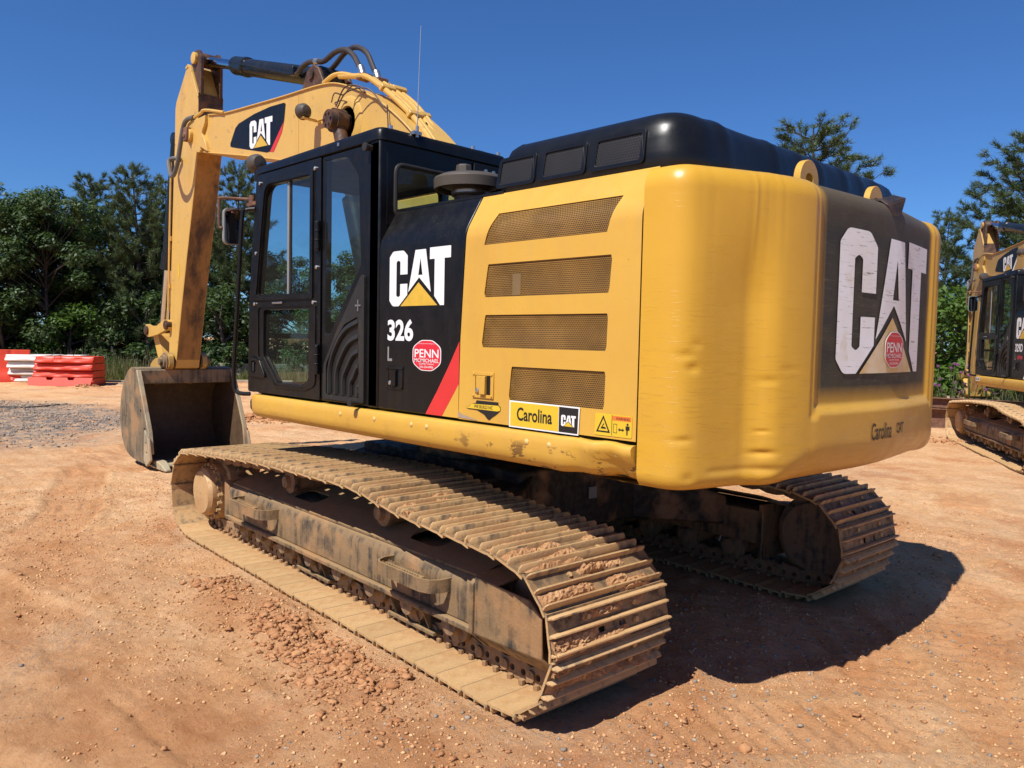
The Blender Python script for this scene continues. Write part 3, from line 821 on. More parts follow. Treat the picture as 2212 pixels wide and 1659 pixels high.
    BD = bd.build('service_door', 'black', E, smooth=50, bevel=.006); BD['label'] = 'black side door with large white lettering'
    yd = MB(); zc = 2.150
    GR = {1: ((-1.405, -2.205, -1.462, -2.255), 2.345, 2.185), 2: ((-1.420, -2.220, -1.440, -2.232), 2.085, 1.918), 3: ((-1.408, -2.212, -1.425, -2.218), 1.828, 1.662), 4: ((-1.615, -2.207, -1.626, -2.213), 1.571, 1.402)}
    def gout(i):
        (a0, b0, a1, b1), zt, zb = GR[i]
        return fillet([(a0, zb), (b0, zb), (b0 - .007, zb + .02), (b1 - .005, zt - .02), (b1, zt), (a1, zt), (a1 + .005, zt - .02), (a0 + .007, zb + .02)], .004, 2)
    yd.plate([(seam(1.277) - .004, 1.277), (-2.392, 1.277), (-2.392, zc), (seam(zc) - .004, zc), (seam(1.7) - .004, 1.7)], [gout(2), gout(3), gout(4)], sideY(1.45), 0, .004)
    (ga0, gb0, ga1, gb1), gzt, gzb = GR[1]
    gl = lambda t: ga0 + (ga1 - ga0) * (t - gzb) / (gzt - gzb); gr_ = lambda t: gb0 + (gb1 - gb0) * (t - gzb) / (gzt - gzb)
    skin(yd, lambda t: seam(t) - .004, lambda t: -2.392, zc, gzb, th=.004, cuts=6); skin(yd, lambda t: seam(t) - .004, lambda t: -2.392, gzt, 2.463, th=.004, cuts=12)
    skin(yd, lambda t: seam(t) - .004, gl, gzb, gzt, th=.004, cuts=14); skin(yd, gr_, lambda t: -2.392, gzb, gzt, th=.004, cuts=14)
    YD = yd.build('engine_door', 'yellow', E, smooth=50); YD['label'] = 'yellow side door with four perforated grilles'
    MB().box((-.485, 1.30, 1.27), (-2.39, .55, 2.44)).build('engine_bay', 'dark', E)
    MB().plate([(-.482, 2.475), (-1.42, 2.475), (-1.42, 2.46), (-.482, 2.46)], [], lambda a, bb, dpt: (a, 1.335 - dpt, bb), 0, .95).build('deck_plate', 'black', E)
    # four perforated air grilles: dark core 1 mm proud, perforated sheet 4 mm proud
    def grille(pts, ztop, zbot):
        for nm, off, mt in (('grille_core', -.045, 'mesh_back'), ('air_grille', -.0065, 'perf')):
            g = MB(); rows = []
            ts = np.linspace(zbot, ztop, 9)
            for t in ts:
                k = (t - zbot) / (ztop - zbot); t = zbot - .008 + (ztop - zbot + .016) * k
                e = -.02
                y, z = sect(t); xa = max(pts[0], pts[2]) - e * .9; xb = min(pts[1], pts[3]) + e * .9
                dent = [-.012 * math.exp(-((xa + (xb - xa) * q / 12 + 1.75) / .10) ** 2 - ((t - 2.29) / .03) ** 2) for q in range(13)] if ztop > 2.3 else [0] * 13
                rows.append([(xa + (xb - xa) * q / 12, y + off - dent[q] * (1 if nm == 'air_grille' else 0), z) for q in range(13)])
            g.loft(rows, closed=False, cap=False); g.build(nm, mt, YD, smooth=60)
    for i in GR: grille(*GR[i])
    # paddle latches
    for par, xa, mt in ((BD, -.570, 'black'), (YD, -1.340, 'yellow')):
        l = MB()
        l.plate([(xa, 1.40), (xa - .16, 1.40), (xa - .16, 1.535), (xa, 1.535)], [[(xa - .022, 1.418), (xa - .138, 1.418), (xa - .138, 1.517), (xa - .022, 1.517)]], lambda a, bb, dpt: (a, 1.457 - dpt, bb), 0, .006)
        l.box((xa - .03, 1.4515, 1.42), (xa - .065, 1.4585, 1.515)).box((xa - .066, 1.453, 1.42), (xa - .108, 1.470, 1.515))
        for cx_, cz_ in ((.012, .012), (.148, .012), (.012, .123), (.148, .123)): l.cyl((xa - cx_, 1.456, 1.40 + cz_), (xa - cx_, 1.462, 1.40 + cz_), .007, 8)
        L = l.build('door_latch', mt, par, bevel=.002)
        MB().box((xa - .109, 1.4508, 1.419), (xa - .137, 1.4518, 1.516)).build('latch_pocket', 'decal_black', par)
        MB().lathe([(.013, 0), (.013, .006), (.008, .009), (.0001, .009)], (xa - .045, 1.4585, 1.438), 'Y', 12).build('key_lock', 'zinc', par)
    # lettering on the black door
    fn = sideL(1.4505)
    cat_logo(MB(), .588, 1.885, .556, .318, fn, 0).build('brand_lettering', ['white', 'tri'], BD, smooth=0)
    NUM = put_text(MB(), '326', .573, 1.684, .248, .126, fn, .001, 0, .035).build('model_number', 'white', BD, smooth=0)
    put_text(MB(), 'L', .575, 1.565, .046, .084, fn, .001, 0, .02).build('series_letter', 'grey', BD, smooth=0)
    ps = penn(fn, .819, 1.521, .255, .172, 'dealer_sticker', BD)
    # yellow corner with the red flash below the lettering
    rs = MB()
    rs.plate([(1.226, 1.690), (1.226, 1.463), (1.088, 1.280), (.943, 1.280), (1.041, 1.411), (1.135, 1.547)], [], fn, 0, .0012)
    RS = rs.build('red_stripe', 'red', BD, smooth=0)
    MB().plate([(1.2255, 1.461), (1.2255, 1.280), (1.090, 1.280)], [], fn, 0, .0012).build('yellow_corner', 'yellow', BD, smooth=0)
    # decals on the yellow door
    d2 = MB()
    d2.plate([(1.620, 1.272), (1.620, 1.404), (2.080, 1.402), (2.074, 1.272)], [], fn, .004, .0052, 0)
    d2.plate([(1.628, 1.279), (1.628, 1.397), (1.950, 1.396), (1.950, 1.279)], [], fn, .0052, .006, 1)
    d2.plate([(1.953, 1.279), (1.953, 1.396), (2.072, 1.395), (2.068, 1.279)], [], fn, .0052, .006, 2)
    put_text(d2, 'Carolina', 1.675, 1.308, .235, .066, fn, .0068, 2, .02)
    cat_logo(d2, 1.968, 1.308, .090, .052, fn, .0064, 0, 1, .0006)
    d2.build('dealer_plate', ['white', 'decal_yellow', 'decal_black'], YD, smooth=0)
    d3 = MB()
    d3.plate(fillet([(2.166, 1.288), (2.168, 1.387), (2.372, 1.384), (2.372, 1.289)], .008, 3), [], fn, .001, .002, 1)
    d3.plate([(2.262, 1.293), (2.262, 1.382), (2.2645, 1.382), (2.2645, 1.293)], [], fn, .002, .0026, 2)
    d3.plate([(2.175, 1.302), (2.2545, 1.302), (2.215, 1.378)], [[(2.1865, 1.309), (2.243, 1.309), (2.215, 1.364)]], fn, .002, .0026, 2)
    d3.plate([(2.2, 1.318), (2.232, 1.318), (2.226, 1.326), (2.21, 1.328), (2.222, 1.34), (2.216, 1.342)], [], fn, .002, .0026, 2)
    d3.plate([(2.266, 1.360), (2.368, 1.360), (2.368, 1.380), (2.266, 1.380)], [], fn, .002, .0026, 3)
    put_text(d3, 'WARNING', 2.285, 1.3635, .075, .012, fn, .0032, 2, .01)
    d3.plate([(2.272, 1.305), (2.292, 1.305), (2.292, 1.345), (2.272, 1.345)], [[(2.274, 1.307), (2.290, 1.307), (2.290, 1.343), (2.274, 1.343)]], fn, .002, .0026, 2)
    d3.plate([(2.298, 1.321), (2.307, 1.329), (2.307, 1.324), (2.322, 1.324), (2.322, 1.329), (2.331, 1.321), (2.322, 1.313), (2.322, 1.318), (2.307, 1.318), (2.307, 1.313)], [], fn, .002, .0026, 2)
    d3.plate([(2.344, 1.300), (2.350, 1.300), (2.351, 1.322), (2.360, 1.322), (2.360, 1.340), (2.339, 1.340), (2.339, 1.322), (2.343, 1.322)], [], fn, .002, .0026, 2).plate(circ(2.349, 1.347, .0055, 8), [], fn, .002, .0026, 2)
    d3.build('warning_label', ['white', 'decal_yellow', 'decal_black', 'orange_decal'], YD, smooth=0)
    d4 = MB()          # state outline sticker
    nc = [(1.287, 1.343), (1.31, 1.350), (1.335, 1.366), (1.365, 1.372), (1.37, 1.386), (1.535, 1.386), (1.537, 1.371), (1.552, 1.362), (1.552, 1.345), (1.535, 1.332), (1.515, 1.318), (1.492, 1.306), (1.470, 1.290), (1.455, 1.296), (1.430, 1.316), (1.395, 1.328), (1.375, 1.335), (1.345, 1.336), (1.31, 1.336)]
    d4.plate(nc, [], fn, .001, .0018, 1)
    d4.plate([(1.29, 1.343), (1.315, 1.350), (1.335, 1.366), (1.535, 1.369), (1.55, 1.358), (1.55, 1.345), (1.53, 1.340), (1.29, 1.341)], [], fn, .0018, .0024, 0)
    put_text(d4, 'WE BUILD NC', 1.352, 1.346, .145, .017, fn, .003, 1, .01)
    d4.build('state_sticker', ['decal_yellow', 'decal_black'], YD, smooth=0)
    MB().plate([(1.225, 1.285), (1.225, 1.318), (1.25, 1.305), (1.30, 1.297), (1.38, 1.281)], [], fn, .0008, .0016).build('bare_patch', 'grease2', YD, smooth=0)
    MB().plate([(1.612, 1.924), (1.671, 1.924), (1.671, 2.03), (1.612, 2.03)], [], sideL(1.4445), 0, .0004).build('tape_strip', 'tape', YD, smooth=0)

    # ---------------- right-hand housing (mostly out of sight)
    r = MB()
    r.box((-.3, -.58, 1.262), (-2.39, -1.44, 2.40)).box((1.0, -.62, 1.262), (-.28, -1.44, 1.98))
    r.build('right_housing', 'yellow', E, bevel=.03)

    # ---------------- air precleaner
    pc = MB()
    c = (-.78, 1.0, 0)
    pc.lathe([(.10, 2.47), (.10, 2.56), (.115, 2.565), (.115, 2.60), (.20, 2.63), (.205, 2.60), (.222, 2.60), (.226, 2.655), (.218, 2.668), (.19, 2.682), (.09, 2.697), (.0001, 2.70)], c, 'Z', 36)
    PC = pc.build('air_precleaner', 'precleaner', E, smooth=35)
    MB().lathe([(.055, 2.695), (.048, 2.765), (.040, 2.772), (.0001, 2.774)], (c[0] + .09, c[1] - .02, 0), 'Z', 7).build('precleaner_cap', 'precleaner', PC, bevel=.004)
    MB().lathe([(.108, 2.575), (.118, 2.576), (.118, 2.592), (.108, 2.593)], c, 'Z', 24).build('clamp_band', 'zinc', PC)
    return CW, H, BD, YD, NUM, RS, ps
# ---------------------------------------------------------------- cab
def build_cab(E):
    s = MB()
    # roof slab with raised rim, floor, rear lower wall, corner posts
    s.box((-.46, .44, 1.262), (1.17, 1.40, 1.31))
    s.box((-.47, .42, 1.31), (-.44, 1.40, 2.40))
    for y0, y1 in ((1.38, 1.452), (.42, .49)):
        s.box((-.475, y0, 1.275), (-.37, y1, 2.90))
        s.loft([[(1.215, y0, 1.275), (1.13, y0, 1.275), (1.13, y1, 1.275), (1.215, y1, 1.275)], [(1.195, y0, 1.95), (1.10, y0, 1.95), (1.10, y1, 1.95), (1.195, y1, 1.95)], [(1.085, y0, 2.88), (1.00, y0, 2.88), (1.00, y1, 2.88), (1.085, y1, 2.88)]])
    CABO = s.build('cab', 'black', E, bevel=.012)
    CABO['label'] = 'black operator cab with tinted glass'
    rf = MB()
    def rr(z, i): return [(x, y, z + .012 * (x < 0) * (1 if z > 2.9 else 0) - (.02 * max(0, x - .6) if z > 2.9 else 0)) for x, y in fillet([(1.115 - i, 1.462 - i), (-.49 + i, 1.462 - i), (-.49 + i, .41 + i), (1.115 - i, .41 + i)], .05, 4)]
    rf.loft([rr(2.868, .012), rr(2.875, 0), rr(2.915, 0), rr(2.936, .012), rr(2.943, .03), rr(2.935, .06), rr(2.935, .3)])
    R = rf.build('cab_roof', 'black', CABO, smooth=40)
    MB().plate([(1.05, 1.40), (-.42, 1.40), (-.42, .47), (1.05, .47)], [], lambda a, b, d: (a, b, 2.868 - d), 0, .03).build('roof_liner', 'liner', CABO)
    MB().loft([[(-.05, 1.46, 2.90), (-.03, 1.46, 2.90), (-.03, 1.46, 2.92), (-.05, 1.46, 2.92)], [(-.05, 1.468, 2.90), (-.03, 1.468, 2.90), (-.03, 1.468, 2.92), (-.05, 1.468, 2.92)]]).build('roof_clip', 'zinc', CABO)
    # raised ribs on the roof and a few bolts along its rear rim
    rb = MB()
    for y in (.62, .86, 1.10, 1.32): rb.loft([[(-.45, y - .05, 2.94), (-.45, y + .05, 2.94), (-.45, y + .03, 2.962), (-.45, y - .03, 2.962)], [(.9, y - .05, 2.925), (.9, y + .05, 2.925), (.9, y + .03, 2.945), (.9, y - .03, 2.945)]])
    rb.build('roof_rib', 'black', CABO, bevel=.008)
    for y in (1.36, 1.18, .70, .47): MB().cyl((-.45, y, 2.94), (-.45, y, 2.975), .014, 8).build('roof_bolt', 'zinc', CABO)
    # left door
    dr = MB()
    outd = fillet([(1.208, 1.280), (1.192, 1.95), (1.075, 2.865), (.178, 2.865), (.178, 1.280)], [.02, .1, .06, .02, .02], 5)
    up_ = fillet([(1.055, 1.995), (.925, 2.775), (.305, 2.765), (.305, 1.99)], [.02, .10, .02, .02], 6)
    lo_ = fillet([(.965, 1.885), (.325, 1.885), (.325, 1.40), (.42, 1.365), (.76, 1.365), (.965, 1.55)], [.03, .02, .05, .05, .05, .05], 4)
    dr.plate(outd, [up_, lo_], sideY(1.458), 0, .05)
    D = dr.build('cab_door', 'black', CABO, bevel=.007); D['label'] = 'glazed black cab door'
    fr = MB()          # raised frames round the two door windows
    gro = lambda pl, k, c: [(c[0] + (x - c[0]) * k[0], c[1] + (z - c[1]) * k[1]) for x, z in pl]
    fr.plate(gro(up_, (1.12, 1.10), (.66, 2.38)), [gro(up_, (1.02, 1.02), (.66, 2.38))], sideY(1.470), 0, .013)
    fr.plate(gro(lo_, (1.30, 1.12), (.655, 1.635)), [gro(lo_, (1.22, 1.08), (.655, 1.635))], sideY(1.466), 0, .009)
    fr.build('window_frame', 'black', D if False else CABO, bevel=.005)
    for pl in (up_, lo_): MB().sheet(gro(pl, (1.01, 1.01), (.65, 2.38 if pl is up_ else 1.63)), sideY(1.437), 0).build('window_pane', 'glass', CABO)
    MB().box((.62, 1.445, 1.99), (.645, 1.425, 2.77)).build('sliding_window_rail', 'grey', CABO, bevel=.003)
    MB().box((.60, 1.44, 2.0), (.598, 1.43, 2.77)).build('window_seal', 'rubber', CABO)
    # hinges, catches, recessed handle
    for z in (2.36, 1.55):
        h = MB(); h.cyl((.185, 1.478, z - .09), (.185, 1.478, z + .09), .018, 10).box((.18, 1.46, z - .10), (.235, 1.472, z + .10))
        for q in (-.03, .03): h.cyl((.185, 1.478, z + q - .004), (.185, 1.478, z + q + .004), .022, 10)
        h.build('door_hinge', 'black', CABO, bevel=.003)
    hd = MB()
    hd.plate(fillet([(1.165, 1.40), (.90, 1.39), (1.00, 1.52), (1.155, 1.545)], .02, 3), [fillet([(1.125, 1.42), (1.035, 1.42), (1.045, 1.50), (1.125, 1.51)], .01, 3)], sideY(1.475), 0, .015)
    hd.build('handle_bezel', 'black', CABO, bevel=.004)
    MB().box((1.12, 1.4575, 1.42), (1.04, 1.4605, 1.508)).build('handle_pocket', 'decal_black', CABO)
    MB().box((1.118, 1.463, 1.43), (1.09, 1.472, 1.50)).build('door_handle', 'rubber', CABO, bevel=.003)
    for x, z in ((1.09, 1.93), (.255, 1.925), (1.07, 2.30), (.24, 2.80), (1.01, 2.80), (.215, 2.155)):
        MB().lathe([(.013, 0), (.013, .012), (.007, .016), (.0001, .016)], (x, 1.458, z), 'Y', 10).build('screw', 'zinc', CABO)
    MB().box((.80, 1.47, 1.925), (.66, 1.478, 1.938)).build('window_catch', 'zinc', CABO, bevel=.002)
    MB().lathe([(.02, 0), (.02, .035), (.026, .036), (.026, .05), (.0001, .052)], (-.385, 1.452, 2.835), 'Y', 14).build('door_stop', 'rubber', CABO)
    MB().lathe([(.014, 0), (.014, .045), (.022, .046), (.022, .075), (.0001, .076)], (-.285, 1.452, 1.295), 'Y', 14).build('lower_stop', 'rubber', CABO)
    # rear side panel with the tall window
    q = MB()
    outq = [(.165, 1.280), (.165, 2.865), (-.470, 2.865), (-.470, 1.280)]
    wq = fillet([(.122, 2.835), (-.13, 2.825), (-.255, 2.68), (-.285, 2.15), (.07, 1.715), (.122, 1.715)], [.01, .12, .10, .03, .02, .01], 5)
    q.plate(outq, [wq], sideY(1.452), 0, .045)
    q.build('cab_side_panel', 'black', CABO, bevel=.006)
    MB().sheet(gro(wq, (1.01, 1.01), (-.06, 2.3)), sideY(1.449), 0).build('window_pane', 'glass', CABO)
    # louvred triangular cover
    lv = MB()
    out = fillet([(-.345, 2.075), (-.350, 1.295), (.122, 1.295), (.115, 1.52), (-.02, 1.715), (-.315, 2.085)], [.02, .02, .02, .04, .05, .03], 4)
    inn = fillet([(-.285, 1.83), (-.300, 1.325), (.085, 1.325), (.085, 1.52), (-.035, 1.69), (-.13, 1.78)], [.02, .01, .01, .04, .05, .05], 4)
    lv.plate(out, [inn], sideY(1.468), 0, .016)
    LV = lv.build('louvre_cover', 'rubber', CABO, bevel=.006)
    MB().plate(gro(inn, (1.01, 1.01), (-.1, 1.56)), [], sideY(1.4538), 0, .0015).build('louvre_back', 'decal_black', CABO)
    for i in range(5):
        e = i * .082
        sl = MB()
        pth = [(.055 - e, 1.335), (.05 - e, 1.50 - e * .35), (-.02 - e * .85, 1.64 - e * .75), (-.13 - e * .55, 1.745 - e * .95), (-.285, 1.80 - e * 1.12)]
        if pth[3][0] < -.27: pth = pth[:3] + [(-.288, 1.62 - e * .8)]
        pp = spline([Vector((x, 1.462, z)) for x, z in pth], 5)
        rings = []
        for j, p in enumerate(pp):
            d = (pp[min(j + 1, len(pp) - 1)] - pp[max(j - 1, 0)]).normalized(); n = Vector((d.z, 0, -d.x)) * .019
            rings.append([(p.x - n.x, 1.4575, p.z - n.z), (p.x - n.x * .6, 1.474, p.z - n.z * .6), (p.x + n.x * .9, 1.466, p.z + n.z * .9), (p.x + n.x, 1.4575, p.z + n.z)])
        sl.loft(rings); sl.build('louvre_slat', 'rubber', CABO, smooth=50)
    MB().box((-.283, 1.4575, 1.86), (-.293, 1.474, 1.93)).box((-.258, 1.4575, 1.89), (-.318, 1.474, 1.90)).build('louvre_clip', 'zinc', CABO)
    # rear wall with rubber-framed window
    rw = MB()
    hole = fillet([(1.335, 2.43), (.50, 2.43), (.50, 2.745), (1.335, 2.745)], .06, 5)
    rw.plate([(1.40, 2.38), (.44, 2.38), (.44, 2.88), (1.40, 2.88)], [hole], lambda a, b, d: (-.476 + d, a, b), 0, .03)
    rw.build('cab_rear_panel', 'black', CABO, bevel=.004)
    MB().sheet(hole, lambda a, b, d: (-.468 + d, a, b), 0).build('window_pane', 'glass', CABO)
    hh = [(-.480, a, b) for a, b in gro(hole, (1.01, 1.02), (.92, 2.59))]
    MB().tube(hh + hh[:2], .0135, 8, cap=False).build('window_seal', 'rubber', CABO)
    # right wall and windscreen frame
    rt_ = MB()
    rt_.plate([(1.19, 1.28), (1.17, 1.95), (1.065, 2.87), (-.46, 2.87), (-.46, 1.28)], [fillet([(1.06, 1.99), (.945, 2.79), (.20, 2.79), (.20, 1.75), (1.08, 1.75)], .05, 4), fillet([(.12, 2.79), (-.36, 2.79), (-.36, 1.80), (.12, 1.80)], .05, 4)], lambda a, b, d: (a, .425 + d, b), 0, .04)
    rt_.build('cab_right_panel', 'black', CABO, bevel=.005)
    MB().sheet([(1.05, 1.76), (.95, 2.78), (-.35, 2.78), (-.35, 1.76)], lambda a, b, d: (a, .44 + d, b), 0).build('window_pane', 'glass', CABO)
    fx = lambda b: float(np.interp(b, [1.27, 1.95, 2.88], [1.205, 1.185, 1.078]))
    ws = MB(); ws.sheet([(1.40, 1.72), (.47, 1.72), (.47, 2.84), (1.40, 2.84)], lambda a, b, d: (fx(b) - .02 - d, a, b), 0); ws.build('windscreen', 'glass', CABO)
    MB().sheet([(1.40, 1.34), (.47, 1.34), (.47, 1.68), (1.40, 1.68)], lambda a, b, d: (fx(b) - .02 - d, a, b), 0).build('lower_windscreen', 'glass', CABO)
    MB().box((1.155, .47, 1.68), (1.18, 1.40, 1.72)).box((1.17, .47, 1.28), (1.195, 1.40, 1.34)).build('windscreen_bar', 'black', CABO)
    # interior
    st = MB()
    st.box((.0, .72, 1.31), (.42, 1.16, 1.55))
    st.loft([[(.52, .70, 1.60), (.52, 1.18, 1.60), (.52, 1.18, 1.68), (.52, .70, 1.68)], [(-.02, .70, 1.56), (-.02, 1.18, 1.56), (-.02, 1.18, 1.68), (-.02, .70, 1.68)]])
    st.loft([[(.06, .72, 1.64), (.06, 1.16, 1.64), (-.06, 1.16, 1.62), (-.06, .72, 1.62)], [(-.03, .71, 2.0), (-.03, 1.17, 2.0), (-.14, 1.15, 2.0), (-.14, .73, 2.0)], [(-.08, .78, 2.28), (-.08, 1.10, 2.28), (-.17, 1.08, 2.28), (-.17, .80, 2.28)]])
    st.loft([[(-.09, .83, 2.30), (-.09, 1.05, 2.30), (-.16, 1.05, 2.30), (-.16, .83, 2.30)], [(-.11, .84, 2.46), (-.11, 1.04, 2.46), (-.17, 1.04, 2.46), (-.17, .84, 2.46)]])
    st.build('operator_seat', 'seat', CABO, bevel=.03)
    for y in (.62, 1.26):
        cn = MB(); cn.box((.02, y - .07, 1.31), (.50, y + .07, 1.80)).cyl((.45, y, 1.80), (.47, y, 1.98), .014, 8).lathe([(.0001, 1.96), (.026, 1.97), (.03, 2.03), (.022, 2.08), (.0001, 2.085)], (.475, y, 0), 'Z', 12)
        cn.build('control_console', 'dark', CABO, bevel=.015)
    for y in (.86, 1.0): MB().cyl((.92, y, 1.31), (.84, y, 1.82), .012, 8).build('travel_lever', 'rubber', CABO)
    MB().box((1.05, .48, 1.75), (.98, .62, 2.02)).build('display_screen', 'dark', CABO, bevel=.01)
    # outside fittings
    MB().tube([(1.10, 1.455, 2.63), (1.15, 1.50, 2.62), (1.165, 1.525, 2.58), (1.20, 1.53, 2.2), (1.285, 1.53, 1.5), (1.297, 1.525, 1.33), (1.285, 1.515, 1.275), (1.24, 1.49, 1.258), (1.19, 1.45, 1.258)], .016, 10, smooth=5).build('grab_rail', 'black', CABO)
    mr = MB()
    ol = fillet([(1.425, 2.385), (1.580, 2.375), (1.580, 2.650), (1.425, 2.655)], .045, 5)
    mr.plate(ol, [], lambda a, b, d: (1.35 + d, a, b), 0, .035)
    MR = mr.build('side_mirror', 'grey', CABO, bevel=.012)
    MB().plate(gro(ol, (.90, .94), (1.5025, 2.515)), [], lambda a, b, d: (1.3492 - d, a, b), 0, .002).build('mirror_glass', 'mirror', CABO)
    MB().tube([(1.375, 1.585, 2.50), (1.39, 1.60, 2.52), (1.39, 1.60, 2.70), (1.38, 1.59, 2.722), (1.30, 1.44, 2.725), (1.22, 1.42, 2.72)], .011, 8, smooth=4).build('mirror_arm', 'rust', CABO)
    MB().cyl((1.20, 1.43, 2.64), (1.20, 1.43, 2.74), .026, 12).box((1.09, 1.40, 2.66), (1.23, 1.46, 2.685)).build('mirror_bracket', 'rust', CABO)
    MB().lathe([(.0001, -.06), (.05, -.055), (.068, -.02), (.07, .03), (.055, .06), (.0001, .075)], (1.17, 1.41, 2.975), 'X', 20).build('roof_lamp', 'precleaner', CABO)
    MB().box((1.13, 1.38, 2.84), (1.17, 1.43, 2.95)).build('lamp_bracket', 'black', CABO, bevel=.006)
    an = MB(); an.tube([(-.49, 1.19, 2.95), (-.49, 1.185, 3.2), (-.50, 1.18, 3.60)], [.004, .003, .0022], 6).cyl((-.49, 1.19, 2.93), (-.49, 1.19, 3.0), .010, 8).box((-.475, 1.165, 2.945), (-.505, 1.225, 2.965))
    an.build('radio_antenna', 'zinc', CABO)
    eb = MB(); eb.box((-.479, .44, 2.60), (-.49, .72, 2.86))
    eb.build('rear_connector_plate', 'black', CABO, bevel=.004)
    for y, z in ((.62, 2.82), (.62, 2.74), (.55, 2.82)): MB().cyl((-.489, y, z), (-.50, y, z), .011, 8).build('screw', 'zinc', CABO)
    MB().tube([(-.49, .78, 2.66), (-.53, .80, 2.72), (-.55, .76, 2.74), (-.52, .66, 2.735), (-.50, .60, 2.74)], .005, 6, smooth=4).build('wiring', 'zinc', CABO)
    return CABO

# ---------------------------------------------------------------- boom, stick, bucket
def build_front(E):
    G = {}
    top = [(4.98, 4.235), (4.63, 4.215), (4.2, 4.155), (3.5, 4.105), (2.83, 4.062), (2.2, 4.028), (1.85, 3.968), (1.43, 3.80), (1.1, 3.615), (.74, 3.34), (.45, 3.02), (.2, 2.55), (.02, 2.1)]
    bot = [(.12, 1.80), (.38, 1.95), (.62, 2.35), (1.0, 2.75), (1.5, 3.05), (2.2, 3.30), (2.99, 3.475), (3.6, 3.60), (4.27, 3.728), (4.75, 3.82)]
    prof = spl2(top, 4) + [(-.05, 1.92), (-.02, 1.80), (.04, 1.76)] + spl2(bot, 4) + [(5.02, 3.90), (5.15, 4.03), (5.13, 4.17)]
    b = MB()
    b.plate(prof, [], lambda a, c, d: (a, .285 - d, c), 0, .41)
    topc, botc = spl2(top[1:], 5), spl2(bot[1:], 5)
    for crv, off in ((topc, .012), (botc, -.012)):
        rings = []
        for i, (x, z) in enumerate(crv):
            xa, za = crv[max(i - 1, 0)]; xb, zb = crv[min(i + 1, len(crv) - 1)]; t = Vector((xb - xa, zb - za)).normalized(); n = Vector((-t.y, t.x))
            if n.y * off < 0 and abs(n.y) > .05: n = -n
            if abs(off) and off > 0 and n.y < 0: n = -n
            e = abs(off)
            rings.append([(x - n.x * .004, .302, z - n.y * .004), (x + n.x * e, .302, z + n.y * e), (x + n.x * e, -.142, z + n.y * e), (x - n.x * .004, -.142, z - n.y * .004)])
        b.loft(rings)
    B = b.build('boom', 'yellow_boom', E, smooth=30, bevel=.006); B['label'] = 'yellow boom arching over the cab'
    for sy in (1, -1):
        f = MB()
        out = spl2([(4.60, 3.80), (4.66, 3.93), (4.74, 4.03), (4.66, 4.13), (4.65, 4.215)], 5) + fillet([(4.98, 4.24), (5.16, 4.20), (5.17, 4.02), (5.02, 3.87), (4.75, 3.80)], .04, 3)
        f.plate(out, [], lambda a, c, d, sy=sy: (a, sy * ((.322 if sy > 0 else .21) - d), c), 0, .04); f.cyl((5.05, sy * (.28 if sy > 0 else .17), 4.05), (5.05, sy * (.36 if sy > 0 else .25), 4.05), .075, 20)
        f.build('boom_nose_plate', 'yellow_boom', B, bevel=.005)
    # logo plate on the near side
    fn = lambda a, c, d: (-a, .2865 + d, c)
    lp = MB(); o_ = fillet([(-4.075, 3.765), (-3.93, 3.965), (-3.40, 4.035), (-2.835, 4.010), (-2.86, 3.90), (-3.155, 3.578)], [.04, .05, .08, .03, 0, .02], 5)
    o_ = [(-4.06, 3.77), (-4.065, 3.80), (-3.94, 3.95), (-3.86, 3.983), (-3.50, 4.018), (-3.15, 4.025), (-2.86, 4.008), (-2.832, 3.99), (-2.86, 3.83), (-3.15, 3.576), (-3.22, 3.577), (-4.0, 3.752)]
    lp.plate(o_, [], fn, 0, .0015, 0)
    lp.plate([(-2.862, 3.85), (-2.905, 3.725), (-3.075, 3.56), (-3.150, 3.574), (-2.865, 3.826)], [], fn, .0002, .002, 3)
    # sheared lettering follows the slope of the boom
    shr = lambda a, c, d: (-a, .2865 + d, c - .20 * (a + 3.55) * 0 + .0)
    T = lambda pl: [(-3.60 + u * .50, 3.655 + v * .285 - (u - .5) * .03) for u, v in pl]
    for pl, hl_, m in ((CAT_C, [], 1), (CAT_A, [T(CAT_AH)], 1), (CAT_T, [], 1), (CAT_D, [], 2)): lp.plate(T(pl), hl_, fn, .0015, .0025, m)
    G['logo'] = lp.build('logo_plate', ['black', 'white', 'tri', 'red'], B, smooth=0)
    MB().box((2.58, .285, 3.40), (2.575, .288, 4.03)).build('weld_seam', 'yellow_boom', B)
    # side lamp on the boom
    l = MB(); l.lathe([(.0001, -.06), (.045, -.05), (.07, -.01), (.074, .04), (.06, .06), (.0001, .062)], (2.20, .44, 3.765), 'X', 20)
    l.build('work_lamp', 'precleaner', B)
    MB().box((2.16, .29, 3.695), (2.22, .47, 3.705)).box((2.03, .285, 3.66), (2.06, .32, 3.76)).box((2.05, .30, 3.69), (2.18, .33, 3.70)).build('lamp_bracket', 'yellow_boom', B, bevel=.003)
    # pin boss, rod eyes
    pb = MB(); pb.lathe([(.08, -.50), (.085, -.45), (.09, -.42), (.09, -.38), (.08, -.36), (.08, .36), (.09, .38), (.095, .42), (.088, .44), (.082, .485), (.0001, .49)], (1.72, 0, 3.60), 'Y', 24)
    PB = pb.build('boom_pin', 'grease', B, bevel=0)
    for i in range(6):
        a = 2 * pi * i / 6
        MB().cyl((1.72 + .052 * cos(a), .487, 3.60 + .052 * sin(a)), (1.72 + .052 * cos(a), .498, 3.60 + .052 * sin(a)), .011, 6).build('pin_bolt', 'grease', B)
    MB().lathe([(.24, 0), (.22, .012), (.15, .016), (.14, .0)], (1.72, .285, 3.60), 'Y', 28).build('boss_plate', 'yellow_boom', B)
